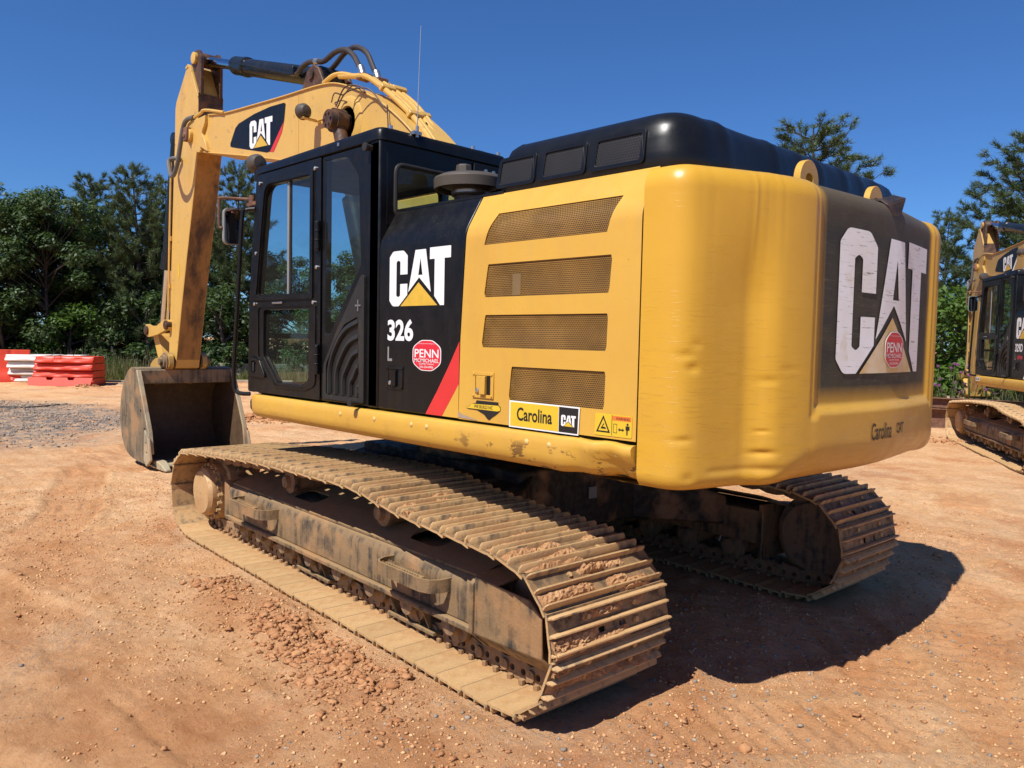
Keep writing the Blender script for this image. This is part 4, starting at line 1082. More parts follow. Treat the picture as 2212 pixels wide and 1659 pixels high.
    # thin grease lines
    for pts in ([(1.70, .46, 3.74), (1.68, .44, 3.82), (1.60, .40, 3.80), (1.55, .34, 3.88), (1.42, .31, 3.80)], [(1.62, .45, 3.68), (1.52, .42, 3.80), (1.30, .35, 3.80), (1.12, .31, 3.62)], [(1.66, .44, 3.70), (1.58, .40, 3.86), (1.46, .33, 3.86), (1.40, .31, 3.80)], [(1.08, .31, 3.63), (1.06, .31, 3.4), (1.10, .30, 3.2)], [(1.72, .40, 3.73), (1.80, .36, 3.78), (1.76, .32, 3.80), (1.70, .30, 3.78)]):
        MB().tube(pts, .006, 6, smooth=5).build('grease_line', 'grease', B)
    # hydraulic pipes over the knee (two pairs), running down the back of the boom
    pA = [(2.05, .16, 4.115), (1.80, .16, 4.06), (1.56, .16, 3.99), (1.10, .16, 3.68), (.74, .16, 3.365), (.45, .16, 3.0), (.25, .16, 2.55)]
    pB = [(1.95, -.085, 4.13), (1.80, -.085, 4.09), (1.65, -.085, 4.015), (1.23, -.085, 3.755), (.86, -.085, 3.40), (.54, -.085, 3.02), (.30, -.085, 2.55)]
    for k in range(4):
        f = (0, .27, .70, 1)[k]; q = [tuple(u * (1 - f) + v * f for u, v in zip(m, n)) for m, n in zip(pA, pB)]
        MB().tube(q[(0 if k == 0 else 2 if k in (1, 3) else 1):], .025, 10, smooth=5).build('hydraulic_pipe', 'yellow_boom', B)
    MB().tube([(2.30, .18, 4.10), (2.15, .17, 4.14), (2.0, .165, 4.125), (1.8, .16, 4.06)], .021, 8, smooth=4).build('hydraulic_pipe', 'yellow_boom', B)
    for (x, y, z) in ((1.33, .125, 3.85), (1.42, -.06, 3.90), (.93, .125, 3.55), (1.07, -.06, 3.61)):
        mt = Matrix.Translation((x, y, z)) @ Matrix.Rotation(radians(36), 4, 'Y')
        MB().box((-.03, -.075, -.012), (.03, .075, .035), 0, mt).build('pipe_clamp', 'yellow_boom', B, bevel=.008)
    # hoses from the stick cylinder to the pipes
    MB().tube([(2.98, .10, 4.36), (2.88, .13, 4.33), (2.78, .14, 4.37), (2.68, .12, 4.40), (2.56, .12, 4.38), (2.40, .12, 4.345), (2.20, .12, 4.38), (2.02, .12, 4.36), (1.88, .12, 4.27), (1.78, .12, 4.14), (1.72, .12, 4.06)], .025, 10, smooth=5).build('hydraulic_hose', 'hose', B)
    MB().tube([(2.60, -.02, 4.30), (2.42, -.01, 4.34), (2.22, .0, 4.41), (2.04, .0, 4.42), (1.86, .0, 4.33), (1.74, .0, 4.16), (1.65, .0, 4.03)], .025, 10, smooth=5).build('hydraulic_hose', 'hose', B)
    for (x, y, z) in ((1.75, .12, 4.10), (1.68, .0, 4.07)): MB().cyl((x - .03, y, z - .05), (x + .015, y, z + .045), .033, 12).build('hose_fitting', 'zinc', B)
    for (x, y, z) in ((1.70, .12, 4.035), (1.63, .0, 4.01)): MB().box((x - .05, y - .06, z - .025), (x + .05, y + .06, z + .03)).build('hose_clamp', 'rust', B, bevel=.01)
    MB().cyl((2.56, .12, 4.38), (2.49, .12, 4.362), .030, 12).build('hose_fitting', 'zinc', B)
    # stick cylinder
    ax0, ax1 = Vector((5.33, 0, 5.06)), Vector((2.52, 0, 4.235)); u = (ax1 - ax0).normalized()
    cy = MB(); p = lambda t: ax0 + u * t
    cy.tube([p(.84), p(.85), p(1.05), p(1.1), p(1.16), p(1.17), p(2.72), p(2.80)], [.075, .105, .105, .112, .108, .094, .094, .08], 24)
    cy.cyl(p(2.75), p(2.90), .08, 16); cy.lathe([(.0001, -.10), (.10, -.10), (.10, .10), (.0001, .10)], p(2.93), 'Y', 20)
    cy.cyl(p(.88) + Vector((0, .09, .02)), p(2.6) + Vector((0, .11, -.03)), .016, 8)
    CY = cy.build('stick_cylinder', 'rubber2', E, smooth=40)
    MB().cyl(p(0), p(.88), .058, 20).build('piston_rod', 'chrome', CY)
    MB().lathe([(.0001, -.10), (.075, -.10), (.085, -.08), (.085, .08), (.075, .10), (.0001, .10)], ax0, 'Y', 22).build('rod_eye', 'grease', CY)
    for sy in (.16, -.16): MB().plate([(2.25, 4.03), (2.75, 4.06), (2.62, 4.28), (2.50, 4.33), (2.40, 4.27)], [], lambda a, c, d, sy=sy: (a, sy - d, c), -.02, .02).build('cylinder_lug', 'grease', CY, bevel=.01)
    MB().lathe([(.05, -.20), (.05, .20), (.0001, .201)], p(2.93), 'Y', 14).build('cylinder_pin', 'grease', CY)
    MB().box((2.93, .04, 4.33), (3.0, .16, 4.42)).build('hose_port', 'rubber2', CY, bevel=.01)
    # boom cylinders
    for sy in (.38, -.38):
        a, c = Vector((1.72, sy, 3.60)), Vector((.92, sy, 1.35)); uu = (c - a).normalized()
        bc = MB().cyl(a + uu * .75, c, .095, 20).lathe([(.10, -.09), (.10, .09), (.0001, .091)], c, 'Y', 16)
        BC = bc.build('boom_cylinder', 'rubber2', E)
        MB().cyl(a + uu * .05, a + uu * .8, .062, 16).build('piston_rod', 'grease', BC)
        MB().lathe([(.0001, -.055), (.105, -.055), (.105, .055), (.0001, .055)], a, 'Y', 20).build('rod_eye', 'grease', BC)
    MB().plate([(-.3, 1.26), (1.1, 1.26), (1.0, 1.45), (.25, 1.95), (-.05, 2.05), (-.25, 1.8)], [], lambda a, c, d: (a, .38 - d, c), 0, .06).plate([(-.3, 1.26), (1.1, 1.26), (1.0, 1.45), (.25, 1.95), (-.05, 2.05), (-.25, 1.8)], [], lambda a, c, d: (a, -.32 - d, c), 0, .06).build('boom_foot_bracket', 'yellow_boom', E, bevel=.01)
    # ---------------- stick
    sp = [(5.37, 5.13), (5.25, 5.14), (5.21, 5.05), (5.24, 4.85)]
    s = MB()
    body = [(5.56, 4.985), (5.50, 5.01), (5.44, 4.985), (5.33, 4.80), (5.205, 4.585), (5.215, 4.25), (5.233, 3.91), (5.337, 3.474), (5.60, 2.545), (5.763, 1.933), (5.925, 1.254), (6.02, 1.235), (6.12, 1.27), (6.16, 1.36), (6.115, 1.87), (6.045, 2.85), (5.988, 3.553), (5.938, 4.07), (5.913, 4.55), (5.88, 4.64)]
    s.plate(body, [], lambda a, c, d: (a, .168 - d, c), 0, .308)
    S = s.build('stick', 'yellow_boom', E, smooth=30, bevel=.008); S['label'] = 'upright yellow stick carrying the bucket'
    MB().plate([(5.575, 5.0), (5.50, 5.025), (5.43, 4.995), (5.20, 4.585), (5.205, 4.56), (5.45, 4.96), (5.50, 4.99), (5.555, 4.97)], [], lambda a, c, d: (a, .176 - d, c), 0, .324).build('stick_edge_plate', 'yellow_boom', S, bevel=.003)
    for sy in (1, -1):
        e = MB(); e.plate(fillet([(5.46, 4.95), (5.42, 5.14), (5.24, 5.15), (5.16, 5.05), (5.17, 4.60), (5.27, 4.56)], .05, 4), [], lambda a, c, d, sy=sy: (a, .014 + sy * (.135 - d), c), 0, .035)
        e.build('stick_lug', 'grease', S, bevel=.006)
        MB().lathe([(.07, 0), (.07, .03), (.045, .034), (.0001, .035)] if sy > 0 else [(.07, 0), (.07, -.03), (.045, -.034), (.0001, -.035)], (5.33, .014 + sy * .135, 5.06), 'Y', 16).build('lug_pin', 'yellow_boom', S)
    MB().box((5.195, .165, 4.20), (5.215, -.137, 4.62)).build('stained_lug_base', 'grease', S)
    # stained rear face: thin grimy film strips 2 mm proud
    fl = MB(); fl.loft([[(x - .002, .160, z), (x - .002, -.132, z)] for x, z in ((5.225, 4.20), (5.231, 3.91), (5.335, 3.474), (5.598, 2.545), (5.761, 1.933), (5.90, 1.36))], closed=False, cap=False)
    fl.build('stick_rear_plate', 'stain', S, smooth=0)
    for z, x in ((2.93, 6.035), (2.32, 6.07)): MB().box((x - .01, .14, z - .03), (x + .06, .19, z + .03)).box((x + .03, .17, z - .14), (x + .04, .18, z)).build('pipe_bracket', 'yellow_boom', S)
    MB().tube([(6.02, .18, 3.9), (6.06, .19, 2.9), (6.11, .19, 2.0)], .014, 8).build('grease_pipe', 'yellow_boom', S)
    MB().plate([(5.80, 2.60), (5.84, 2.60), (5.83, 2.42), (5.79, 2.42)], [], lambda a, c, d: (a, .1715 - d, c), 0, .002).build('warning_label', 'decal_yellow', S)
    MB().tube([(4.20, .30, 4.165), (4.70, .30, 4.285), (4.80, .305, 4.27), (4.96, .32, 4.24)], .018, 8, smooth=4).build('nose_pipe', 'yellow_boom', S)
    MB().tube([(4.95, .325, 4.245), (5.10, .345, 4.24), (5.20, .35, 4.17), (5.28, .36, 3.94), (5.36, .36, 3.75), (5.50, .35, 3.645), (5.64, .33, 3.66), (5.74, .31, 3.76), (5.80, .29, 3.87), (5.74, .25, 3.90), (5.68, .19, 3.88)], .027, 10, smooth=5).build('hydraulic_hose', 'hose2', S)
    MB().box((5.02, .33, 3.98), (5.12, .39, 4.14)).cyl((5.08, .38, 4.05), (5.08, .40, 4.05), .035, 12).build('hose_clamp', 'rust', S, bevel=.008)
    # bucket cylinder on the front of the stick, links
    a, c = Vector((6.02, .014, 4.35)), Vector((6.62, .014, 1.80)); uu = (c - a).normalized()
    a2 = Vector((6.22, .014, 4.25)); c2 = Vector((6.74, .014, 1.76)); uu = (c2 - a2).normalized()
    bcy = MB().cyl(a2, a2 + uu * 1.55, .085, 20).cyl(a2 + uu * 1.5, a2 + uu * 1.72, .10, 20).lathe([(.09, -.07), (.09, .07), (.0001, .071)], a2, 'Y', 14)
    BCY = bcy.build('bucket_cylinder', 'rubber2', E)
    MB().cyl(a2 + uu * 1.7, c2, .058, 16).build('piston_rod', 'chrome', BCY)
    MB().lathe([(.085, -.07), (.085, .07), (.0001, .071)], c2, 'Y', 16).build('rod_eye', 'grease', BCY)
    for sy in (1, -1):
        y0 = .014 + sy * .175
        k = MB(); k.plate(fillet([(6.04, 1.74), (6.16, 1.74), (6.45, 1.68), (6.80, 1.645), (6.89, 1.72), (6.85, 1.83), (6.72, 1.80), (6.45, 1.80), (6.20, 1.88), (6.06, 1.88)], .05, 4), [], lambda a, c, d, y0=y0: (a, y0 + .025 - d, c), 0, .05)
        K = k.build('bucket_link', 'yellow_boom', E, bevel=.01)
        for (x, z, r) in ((6.10, 1.81, .06), (6.80, 1.735, .06)): MB().lathe([(r, -.05), (r, .05), (r * .6, .06), (.0001, .061)] if sy > 0 else [(r, .05), (r, -.05), (r * .6, -.06), (.0001, -.061)], (x, y0, z), 'Y', 14).build('link_pin', 'grease', K)
    dl = MB(); dl.plate(fillet([(6.74, 1.78), (6.86, 1.74), (6.56, 1.24), (6.46, 1.16), (6.36, 1.22), (6.42, 1.34), (6.62, 1.66)], .05, 4), [], lambda a, c, d: (a, .13 - d, c), 0, .23)
    dl.build('power_link', 'yellow_boom', E, bevel=.015)
    # ---------------- bucket, mouth towards the machine
    outer = spl2([(6.02, 1.245), (6.20, 1.255), (6.42, 1.12), (6.565, .88), (6.61, .60), (6.545, .32), (6.36, .15), (6.10, .085), (5.72, .062)], 6)
    inner = []
    for i, (x, z) in enumerate(outer):
        xa, za = outer[max(i - 1, 0)]; xb, zb = outer[min(i + 1, len(outer) - 1)]; t = Vector((xb - xa, zb - za)).normalized(); inner.append((x - (-t.y) * .022 * -1 * -1, z - t.x * .022 * -1 * -1 * -1 * -1))
    cxm, czm = 6.2, .65
    inner = [(x + (cxm - x) * .045, z + (czm - z) * .045) for x, z in outer]
    bk = MB()
    rings = [[(o[0], y, o[1]) for o in outer] + [(i_[0], y, i_[1]) for i_ in reversed(inner)] for y in (.60, -.60)]
    n = len(rings[0]); no = len(outer)
    base = len(bk.v); bk.v += rings[0] + rings[1]
    for i in range(n):
        j = (i + 1) % n; bk.f.append((base + i, base + j, base + n + j, base + n + i)); bk.mi.append(1 if no - 1 < i < n - 1 else 0)
    BK = bk.build('bucket', ['bucket', 'inner'], E, smooth=40); BK['label'] = 'worn steel digging bucket resting on the clay'
    for sy in (1, -1):
        sd_ = MB()
        pl = outer + [(5.62, .075), (5.56, .20), (5.60, .46), (5.80, .84), (6.0, 1.20)]
        sd_.plate(pl, [circ(5.86, .72, .02, 8), circ(5.74, .50, .02, 8)], lambda a, c, d, sy=sy: (a, sy * (.602 + .026 - d), c), 0, .028, 0)
        sd_.plate(gro2(pl, .97, (6.15, .65)), [], lambda a, c, d, sy=sy: (a, sy * (.5995 - d), c), 0, .003, 1)
        sd_.build('bucket_side', ['bucket', 'inner'], BK)
        eb = MB(); cr = [(5.99, 1.225), (5.80, .86), (5.61, .48), (5.555, .20)]
        eb.loft([[(x, sy * .585, z), (x - .03, sy * .585, z + .012), (x - .03, sy * .64, z + .012), (x, sy * .64, z)] for x, z in cr])
        eb.build('side_cutting_edge', 'edge', BK, bevel=.006)
        sc = MB(); sc.plate([(5.66, .50), (5.54, .40), (5.46, .14), (5.60, .05), (5.68, .12)], [circ(5.60, .34, .018, 8), circ(5.59, .22, .018, 8)], lambda a, c, d, sy=sy: (a, sy * (.66 - d), c), 0, .03)
        sc.build('side_cutter', 'edge', BK, bevel=.006)
        tb = MB(); tb.box((6.46, sy * .629, .62), (6.36, sy * .634, .78)); tb.build('side_plate_badge', 'bucket', BK, bevel=.002)
        er = MB(); yb = sy * .22 + .014
        er.plate(fillet([(5.985, 1.05), (6.0, 1.22), (5.88, 1.28), (5.90, 1.42), (6.04, 1.45), (6.16, 1.40), (6.40, 1.36), (6.55, 1.28), (6.50, 1.0), (6.38, 1.02), (6.30, 1.16)], .05, 3), [], lambda a, c, d, yb=yb: (a, yb + .03 - d, c), 0, .06)
        er.build('bucket_ear', 'yellow_old', BK, bevel=.01)
        MB().lathe([(.115, -.045), (.115, .045), (.09, .05), (.085, .075), (.05, .08), (.045, .11), (.0001, .112)] if sy > 0 else [(.115, .045), (.115, -.045), (.09, -.05), (.085, -.075), (.05, -.08), (.045, -.11), (.0001, -.112)], (6.02, yb, 1.335), 'Y', 22).build('bucket_pin', 'frame', BK)
    lip = MB(); lip.loft([[(5.74, .61, .05), (5.74, .61, .085), (5.50, .61, .07), (5.48, .61, .045)], [(5.74, -.61, .05), (5.74, -.61, .085), (5.50, -.61, .07), (5.48, -.61, .045)]])
    lip.build('cutting_lip', 'edge', BK, bevel=.005)
    for i in range(5):
        y = .52 - i * .26
        t = MB(); t.loft([[(5.62, y + .06, .03), (5.62, y - .06, .03), (5.62, y - .06, .125), (5.62, y + .06, .125)], [(5.46, y + .058, .025), (5.46, y - .058, .025), (5.46, y - .058, .125), (5.46, y + .058, .125)], [(5.36, y + .05, .02), (5.36, y - .05, .02), (5.36, y - .05, .095), (5.36, y + .05, .095)], [(5.25, y + .035, .015), (5.25, y - .035, .015), (5.25, y - .035, .04), (5.25, y + .035, .04)]])
        t.build('bucket_tooth', 'edge', BK, bevel=.012)
    st_ = MB(); st_.loft([[(6.03, .59, 1.11), (6.05, .59, 1.095), (6.05, -.59, 1.095), (6.03, -.59, 1.11)], [(6.03, .59, 1.13), (6.05, .59, 1.13), (6.05, -.59, 1.13), (6.03, -.59, 1.13)]]); st_.build('inner_bead', 'inner', BK)
    tb = MB().box((5.97, .60, 1.05), (6.02, -.60, 1.235)); tb.build('torque_tube', 'bucket', BK, bevel=.015)
    G.update(boom=B)
    return G
def gro2(pl, k, c): return [(c[0] + (x - c[0]) * k, c[1] + (z - c[1]) * k) for x, z in pl]
# ---------------------------------------------------------------- more materials
def mk_clay(name, a=(.56, .33, .165, 1), b=(.40, .19, .08, 1)):
    k = MT(name, .95, spec=.2)
    k.col(k.mix(k.noise(9, 7, .7, lo=.35, hi=.65), a, b)); k.bump(k.noise(70, 6, .7, lo=.2, hi=.8), .6, .008); return k.m
def mk_leaf_(name, a, b):
    k = MT(name, .95, spec=.12); g = k.n('ShaderNodeNewGeometry'); k.col(k.mix(g.outputs['Random Per Island'], a, b)); return k.m
M['clay'] = mk_clay('packed_clay', (.50, .29, .14, 1), (.34, .165, .07, 1))
M['clod'] = mk_clay('red_clay_clods', (.52, .27, .125, 1), (.36, .155, .066, 1))
M['crumb'] = mk_leaf_('clay_crumb', (.40, .18, .078, 1), (.70, .43, .215, 1))
M['decal_faded'] = simple('worn_black_decal', (.06, .042, .025, 1), .6, var=.5, scale=40)
M['bracket'] = mk_rusty('torn_black_bracket', (.008, .008, .009, 1), (.06, .026, .014, 1))
M['grease2'] = simple('bare_grey_metal', (.40, .30, .22, 1), .5, var=.3)
M['tape'] = simple('clear_tape', (.20, .125, .05, 1), .3)
M['rubber2'] = mk_black('black_cylinder_paint', (.010, .012, .014, 1), .25, (.22, .4))
M['hose2'] = mk_black('grey_braided_hose', (.12, .115, .11, 1), .3, (.35, .5))
M['edge'] = mk_steel('polished_edge_steel', (.20, .17, .12, 1), (.42, .34, .21, 1), .8, 4, .5)
def mk_stain(name):
    k = MT(name, .6)
    c = k.mix(k.noise(4, 7, .7, (1, 1, .35), .42, .6), (.075, .040, .020, 1), (.34, .17, .045, 1))
    top = k.band(k.sep()[2], 3.0, 4.0)
    c = k.mix(k.mul(top, k.noise(6, 6, .7, lo=.3, hi=.6)), c, (.50, .26, .06, 1)); k.col(c); return k.m
M['stain'] = mk_stain('oil_stained_yellow')
def mk_ground():
    k = MT('red_clay_ground', .95, spec=.12)
    at = k.n('ShaderNodeAttribute'); at.attribute_name = 'soil'
    sx = k.n('ShaderNodeSeparateXYZ'); k.l(at.outputs['Vector'], sx.inputs[0])
    n1 = k.noise(.45, 7, .62, lo=.38, hi=.62); n2 = k.noise(1.9, 9, .72, lo=.38, hi=.62); n3 = k.noise(17, 9, .75, lo=.34, hi=.66)
    c = k.mix(n1, (.80, .455, .21, 1), (.68, .32, .128, 1))
    c = k.mix(k.mul(n2, .75), c, (.90, .59, .33, 1))
    c = k.mix(k.mul(k.noise(.9, 8, .68, lo=.53, hi=.64), .85), c, (.60, .25, .098, 1))
    c = k.mix(k.mul(n3, .45), c, (.36, .17, .075, 1))
    c = k.mix(k.mul(k.noise(55, 8, .75, lo=.54, hi=.60), .5), c, (.86, .60, .35, 1))
    c = k.mix(k.mul(k.noise(34, 9, .8, (1, 1, 1), .585, .61), .45), c, (.26, .115, .05, 1))
    # freshly turned, damper clay in ruts and heaps
    c = k.mix(k.mul(sx.outputs[0], .8), c, k.mix(n2, (.48, .205, .082, 1), (.64, .32, .145, 1)))
    # grey crusher-run worked into the clay
    gpat = k.mul(k.noise(.5, 7, .65, lo=.50, hi=.64), k.noise(30, 4, .7, lo=.45, hi=.6))
    c = k.mix(k.mul(gpat, .45), c, (.27, .24, .21, 1))
    gcol = k.mix(k.noise(40, 5, .7, lo=.35, hi=.65), (.10, .10, .105, 1), (.26, .245, .23, 1))
    c = k.mix(k.mul(sx.outputs[1], k.noise(5, 7, .75, lo=.38, hi=.58)), c, gcol)
    vo = k.n('ShaderNodeTexVoronoi'); vo.inputs['Scale'].default_value = 55; k.l(k.coords(), vo.inputs['Vector'])
    sp = k.mul(k.band(vo.outputs['Distance'], .30, .2), k.noise(3, 5, lo=.52, hi=.60))
    c = k.mix(k.mul(sp, .5), c, (.36, .29, .23, 1))
    k.col(c)
    p = k.bump(k.noise(6, 9, .78, lo=.2, hi=.8), .6, .05)
    p = k.bump(k.noise(30, 9, .8, (1, 1, 1), .25, .75), .7, .02, p)
    k.bump(sp, .4, .008, p)
    return k.m
M['ground'] = mk_ground()
def mk_leaf(name, a, b, trans=.35, rough=.5):
    k = MT(name, rough, spec=.35)
    g = k.n('ShaderNodeNewGeometry')
    c = k.mix(g.outputs['Random Per Island'], a, b)
    k.col(c)
    t = k.n('ShaderNodeBsdfTranslucent'); k.l(k.mix(.5, c, (.12, .20, .03, 1)), t.inputs[0])
    mx = k.n('ShaderNodeMixShader'); mx.inputs[0].default_value = trans
    out = k.t.nodes['Material Output']
    k.l(k.b.outputs[0], mx.inputs[1]); k.l(t.outputs[0], mx.inputs[2]); k.l(mx.outputs[0], out.inputs[0]); return k.m
M['needle'] = mk_leaf('pine_needles', (.042, .072, .030, 1), (.115, .15, .055, 1), .22)
M['leaf'] = mk_leaf('broad_leaves', (.030, .060, .018, 1), (.080, .125, .038, 1), .3)
M['leaf2'] = mk_leaf('bright_leaves', (.055, .115, .015, 1), (.11, .185, .03, 1), .4)
M['grass'] = mk_leaf('tall_grass', (.065, .105, .020, 1), (.19, .20, .065, 1), .35)
M['straw'] = mk_leaf('dry_stalks', (.20, .14, .085, 1), (.30, .22, .13, 1), .1)
M['thistle'] = simple('thistle_purple', (.30, .07, .28, 1), .7)
M['bark'] = mk_rusty('pine_bark', (.030, .022, .017, 1), (.070, .052, .038, 1))
M['orange'] = simple('orange_plastic', (.70, .058, .02, 1), .45, var=.25, scale=3)
M['whiteplastic'] = simple('white_plastic', (.72, .69, .62, 1), .5, var=.2, scale=3)
M['concrete'] = simple('weathered_concrete', (.27, .235, .185, 1), .9, var=.35, scale=4)
M['wood'] = simple('grey_timber', (.42, .33, .23, 1), .85, var=.4, scale=6)
M['stone'] = mk_leaf('grey_stones', (.15, .13, .11, 1), (.38, .31, .23, 1), 0, .85)
M['scribble'] = simple('marker_red', (.28, .02, .02, 1), .6)

# ---------------------------------------------------------------- ground
def axis(lo, hi, step, far):
    a = list(np.arange(lo, hi + 1e-6, step)); s = step
    x = hi
    while x < far: s *= 1.14; x += s; a.append(x)
    x = lo; s = step
    while x > -far: s *= 1.14; x -= s; a.insert(0, x)
    return np.array(a)
def l2u(x, y): return (x * cos(SLEW) - y * sin(SLEW), x * sin(SLEW) + y * cos(SLEW))
CLODS = [(-.80, 2.03, .42, .17, 260, .030), (-.35, 1.98, .35, .14, 150, .024), (.62, 1.95, .22, .12, 80, .024), (-1.25, 2.10, .30, .22, 120, .020), (-1.95, 2.30, .5, .3, 120, .016),
         (.1, 2.05, .5, .2, 80, .018), (-2.6, 1.45, .3, .25, 90, .016), (-2.45, 1.0, .25, .3, 60, .014), (10.4, -3.4, .55, .35, 120, .08), (9.4, -4.2, .5, .3, 60, .05), (-3.2, -.9, .5, .5, 90, .014), (-1.3, -3.6, .7, .5, 60, .02),
         (-.6, -11.6, 1.0, .45, 160, .045), (20.5, -5.4, 1.4, .5, 120, .06), (21.8, -3.3, .8, .3, 60, .05), (2.2, 2.6, .9, .4, 50, .016), (-1.0, 3.0, 1.0, .5, 70, .012)]
RUTS = [((-2.6, 2.85), (3.8, 3.15), .30), ((-2.9, 3.35), (3.0, 4.3), .26), ((-3.9, -.3), (-.9, -7.0), .30), ((-3.1, .25), (1.2, -8.2), .28), ((-4.2, 1.0), (-1.6, -4.0), .22), ((-2.4, 1.9), (-3.2, .4), .25), ((3.5, 4.6), (12.0, -.6), .35), ((2.6, 2.9), (12.5, -2.6), .3)]
def rutfield(x, y):
    """returns (height, disturbed-soil mask) of old track prints"""
    h = 0; mk = 0
    for i, ((x0, y0), (x1, y1), wd) in enumerate(RUTS):
        L = math.hypot(x1 - x0, y1 - y0); tx, ty = (x1 - x0) / L, (y1 - y0) / L
        s = (x - x0) * tx + (y - y0) * ty; w = -(x - x0) * ty + (y - y0) * tx + .25 * np.sin(s * .9 + i) + .12 * (vnoise(s * 1.3, s * 0 + i, 60 + i) - .5)
        m = sstep(wd, wd * .72, np.abs(w)) * sstep(-.3, .3, s) * sstep(L + .3, L - .3, s) * sstep(.32, .62, vnoise(x * 1.1, y * 1.1, 70 + i))
        cl = .5 + .5 * np.sin(2 * pi * s / .105 + w * 2)
        h = h + m * (-.022 + .020 * cl ** 2 * (.4 + vnoise(x * 5, y * 5, 80 + i)) + .022 * fbm(s * 2, w * 26, 90 + i, 2)) + .016 * np.exp(-((np.abs(w) - wd) / .05) ** 2) * sstep(-.3, .3, s) * sstep(L + .3, L - .3, s) * vnoise(x * 6, y * 6, 5)
        mk = np.maximum(mk, m)
    return h, mk
def soilmask(x, y):
    q = rutfield(x, y)[1] * .75
    for (cx, cy, rx, ry, n, sz) in CLODS: q = np.maximum(q, np.exp(-((x - cx) / rx / 1.15) ** 2 - ((y - cy) / ry / 1.25) ** 2) * 1.1)
    g = 1.2 - (((x - 13.5) / 4.2) ** 2 + ((y - 1.0) / 2.6) ** 2) * .75 + .9 * fbm(x * .7, y * .7, 51, 4)
    return np.clip(q, 0, 1), np.clip(g * 1.3, 0, 1)
def gheight(x, y):
    h = .035 * fbm(x * .5, y * .5, 1, 3) + .034 * fbm(x * 1.7, y * 1.7, 2, 4) + .024 * fbm(x * 7, y * 7, 9, 3)
    a = radians(38); u = x * cos(a) + y * sin(a); v = -x * sin(a) + y * cos(a)
    h = h + .020 * fbm(u * .8, v * 6, 21, 3) * sstep(.45, .6, vnoise(x * .3, y * .3, 33))
    h = h + .024 * np.maximum(fbm(x * 15, y * 15, 14, 2), 0) + .010 * np.abs(fbm(x * 9, y * 9, 17, 3))
    h = h + rutfield(x, y)[0]
    tt = fbm(x * 1.6, y * 1.6, 77, 5) * 9 + .35 * fbm(x * 11, y * 11, 78, 3); fr_ = tt - np.floor(tt)
    h = h + .011 * (np.floor(tt) + sstep(0, .16, fr_)) * sstep(.38, .58, vnoise(x * .5 + 7, y * .5, 79))
    xl = x * cos(SLEW) + y * sin(SLEW); yl = -x * sin(SLEW) + y * cos(SLEW)
    for s in (1, -1):                                        # pressed flat beneath the tracks
        m = sstep(.50, .40, np.abs(yl - s * 1.295)) * sstep(2.5, 2.2, np.abs(xl))
        h = h * (1 - m) - .004 * m
    for (cx, cy, rx, ry, n, sz) in CLODS:
        q = np.exp(-((x - cx) / rx) ** 2 - ((y - cy) / ry) ** 2)
        mask = 1 - sstep(.42, .36, np.abs(np.abs(yl) - 1.295)) * sstep(2.4, 2.2, np.abs(xl))
        h = h + q * mask * (sz * .9 + sz * 2.2 * np.maximum(fbm(x * 9, y * 9, 40, 3), -.1))
    d = np.hypot(x - 3, y + 3)
    return h * (1 + sstep(14, 40, d) * 1.5)
gx, gy = axis(-4.4, 5.2, .0235, 420), axis(-5.2, 4.0, .0235, 420)
GX, GY = np.meshgrid(gx, gy)
GZ = gheight(GX, GY)
me = bpy.data.meshes.new('ground')
nx_, ny_ = len(gx), len(gy)
me.vertices.add(nx_ * ny_); me.vertices.foreach_set('co', np.stack([GX, GY, GZ], -1).ravel().astype(np.float32))
ii, jj = np.meshgrid(np.arange(nx_ - 1), np.arange(ny_ - 1)); q0 = (jj * nx_ + ii).ravel()
quads = np.stack([q0, q0 + 1, q0 + 1 + nx_, q0 + nx_], -1)
me.loops.add(quads.size); me.loops.foreach_set('vertex_index', quads.ravel().astype(np.int32))
me.polygons.add(len(quads)); me.polygons.foreach_set('loop_start', np.arange(0, quads.size, 4, dtype=np.int32))
me.polygons.foreach_set('use_smooth', np.ones(len(quads), bool))
me.update(calc_edges=True); me.materials.append(M['ground'])
at_ = me.attributes.new('soil', 'FLOAT_VECTOR', 'POINT'); s1, s2 = soilmask(GX, GY); at_.data.foreach_set('vector', np.stack([s1, s2, s1 * 0], -1).ravel().astype(np.float32))
g = bpy.data.objects.new('ground', me); COL.objects.link(g); tag(g, kind='structure', label='bare red clay yard with scattered gravel')

def np_mesh(name, V, F, mat, parent=None, smooth=False):
    """V (n,3); F (m,k) same size faces"""
    me = bpy.data.meshes.new(name); V = np.asarray(V, np.float32); F = np.asarray(F, np.int32); k = F.shape[1]
    me.vertices.add(len(V)); me.vertices.foreach_set('co', V.ravel())
    me.loops.add(F.size); me.loops.foreach_set('vertex_index', F.ravel())
    me.polygons.add(len(F)); me.polygons.foreach_set('loop_start', np.arange(0, F.size, k, dtype=np.int32))
    if smooth: me.polygons.foreach_set('use_smooth', np.ones(len(F), bool))
    me.update(calc_edges=True); me.materials.append(M[mat])
    o = bpy.data.objects.new(name, me); COL.objects.link(o)
    if parent is not None: o.parent = parent
    return o
def ico(sub):
    if sub == 0: return np.array([(1, 0, 0), (-1, 0, 0), (0, 1, 0), (0, -1, 0), (0, 0, 1), (0, 0, -1)], float), np.array([(0, 2, 4), (2, 1, 4), (1, 3, 4), (3, 0, 4), (2, 0, 5), (1, 2, 5), (3, 1, 5), (0, 3, 5)])
    bm = bmesh.new(); bmesh.ops.create_icosphere(bm, subdivisions=sub, radius=1)
    V = np.array([v.co[:] for v in bm.verts]); F = np.array([[v.index for v in f.verts] for f in bm.faces]); bm.free(); return V, F
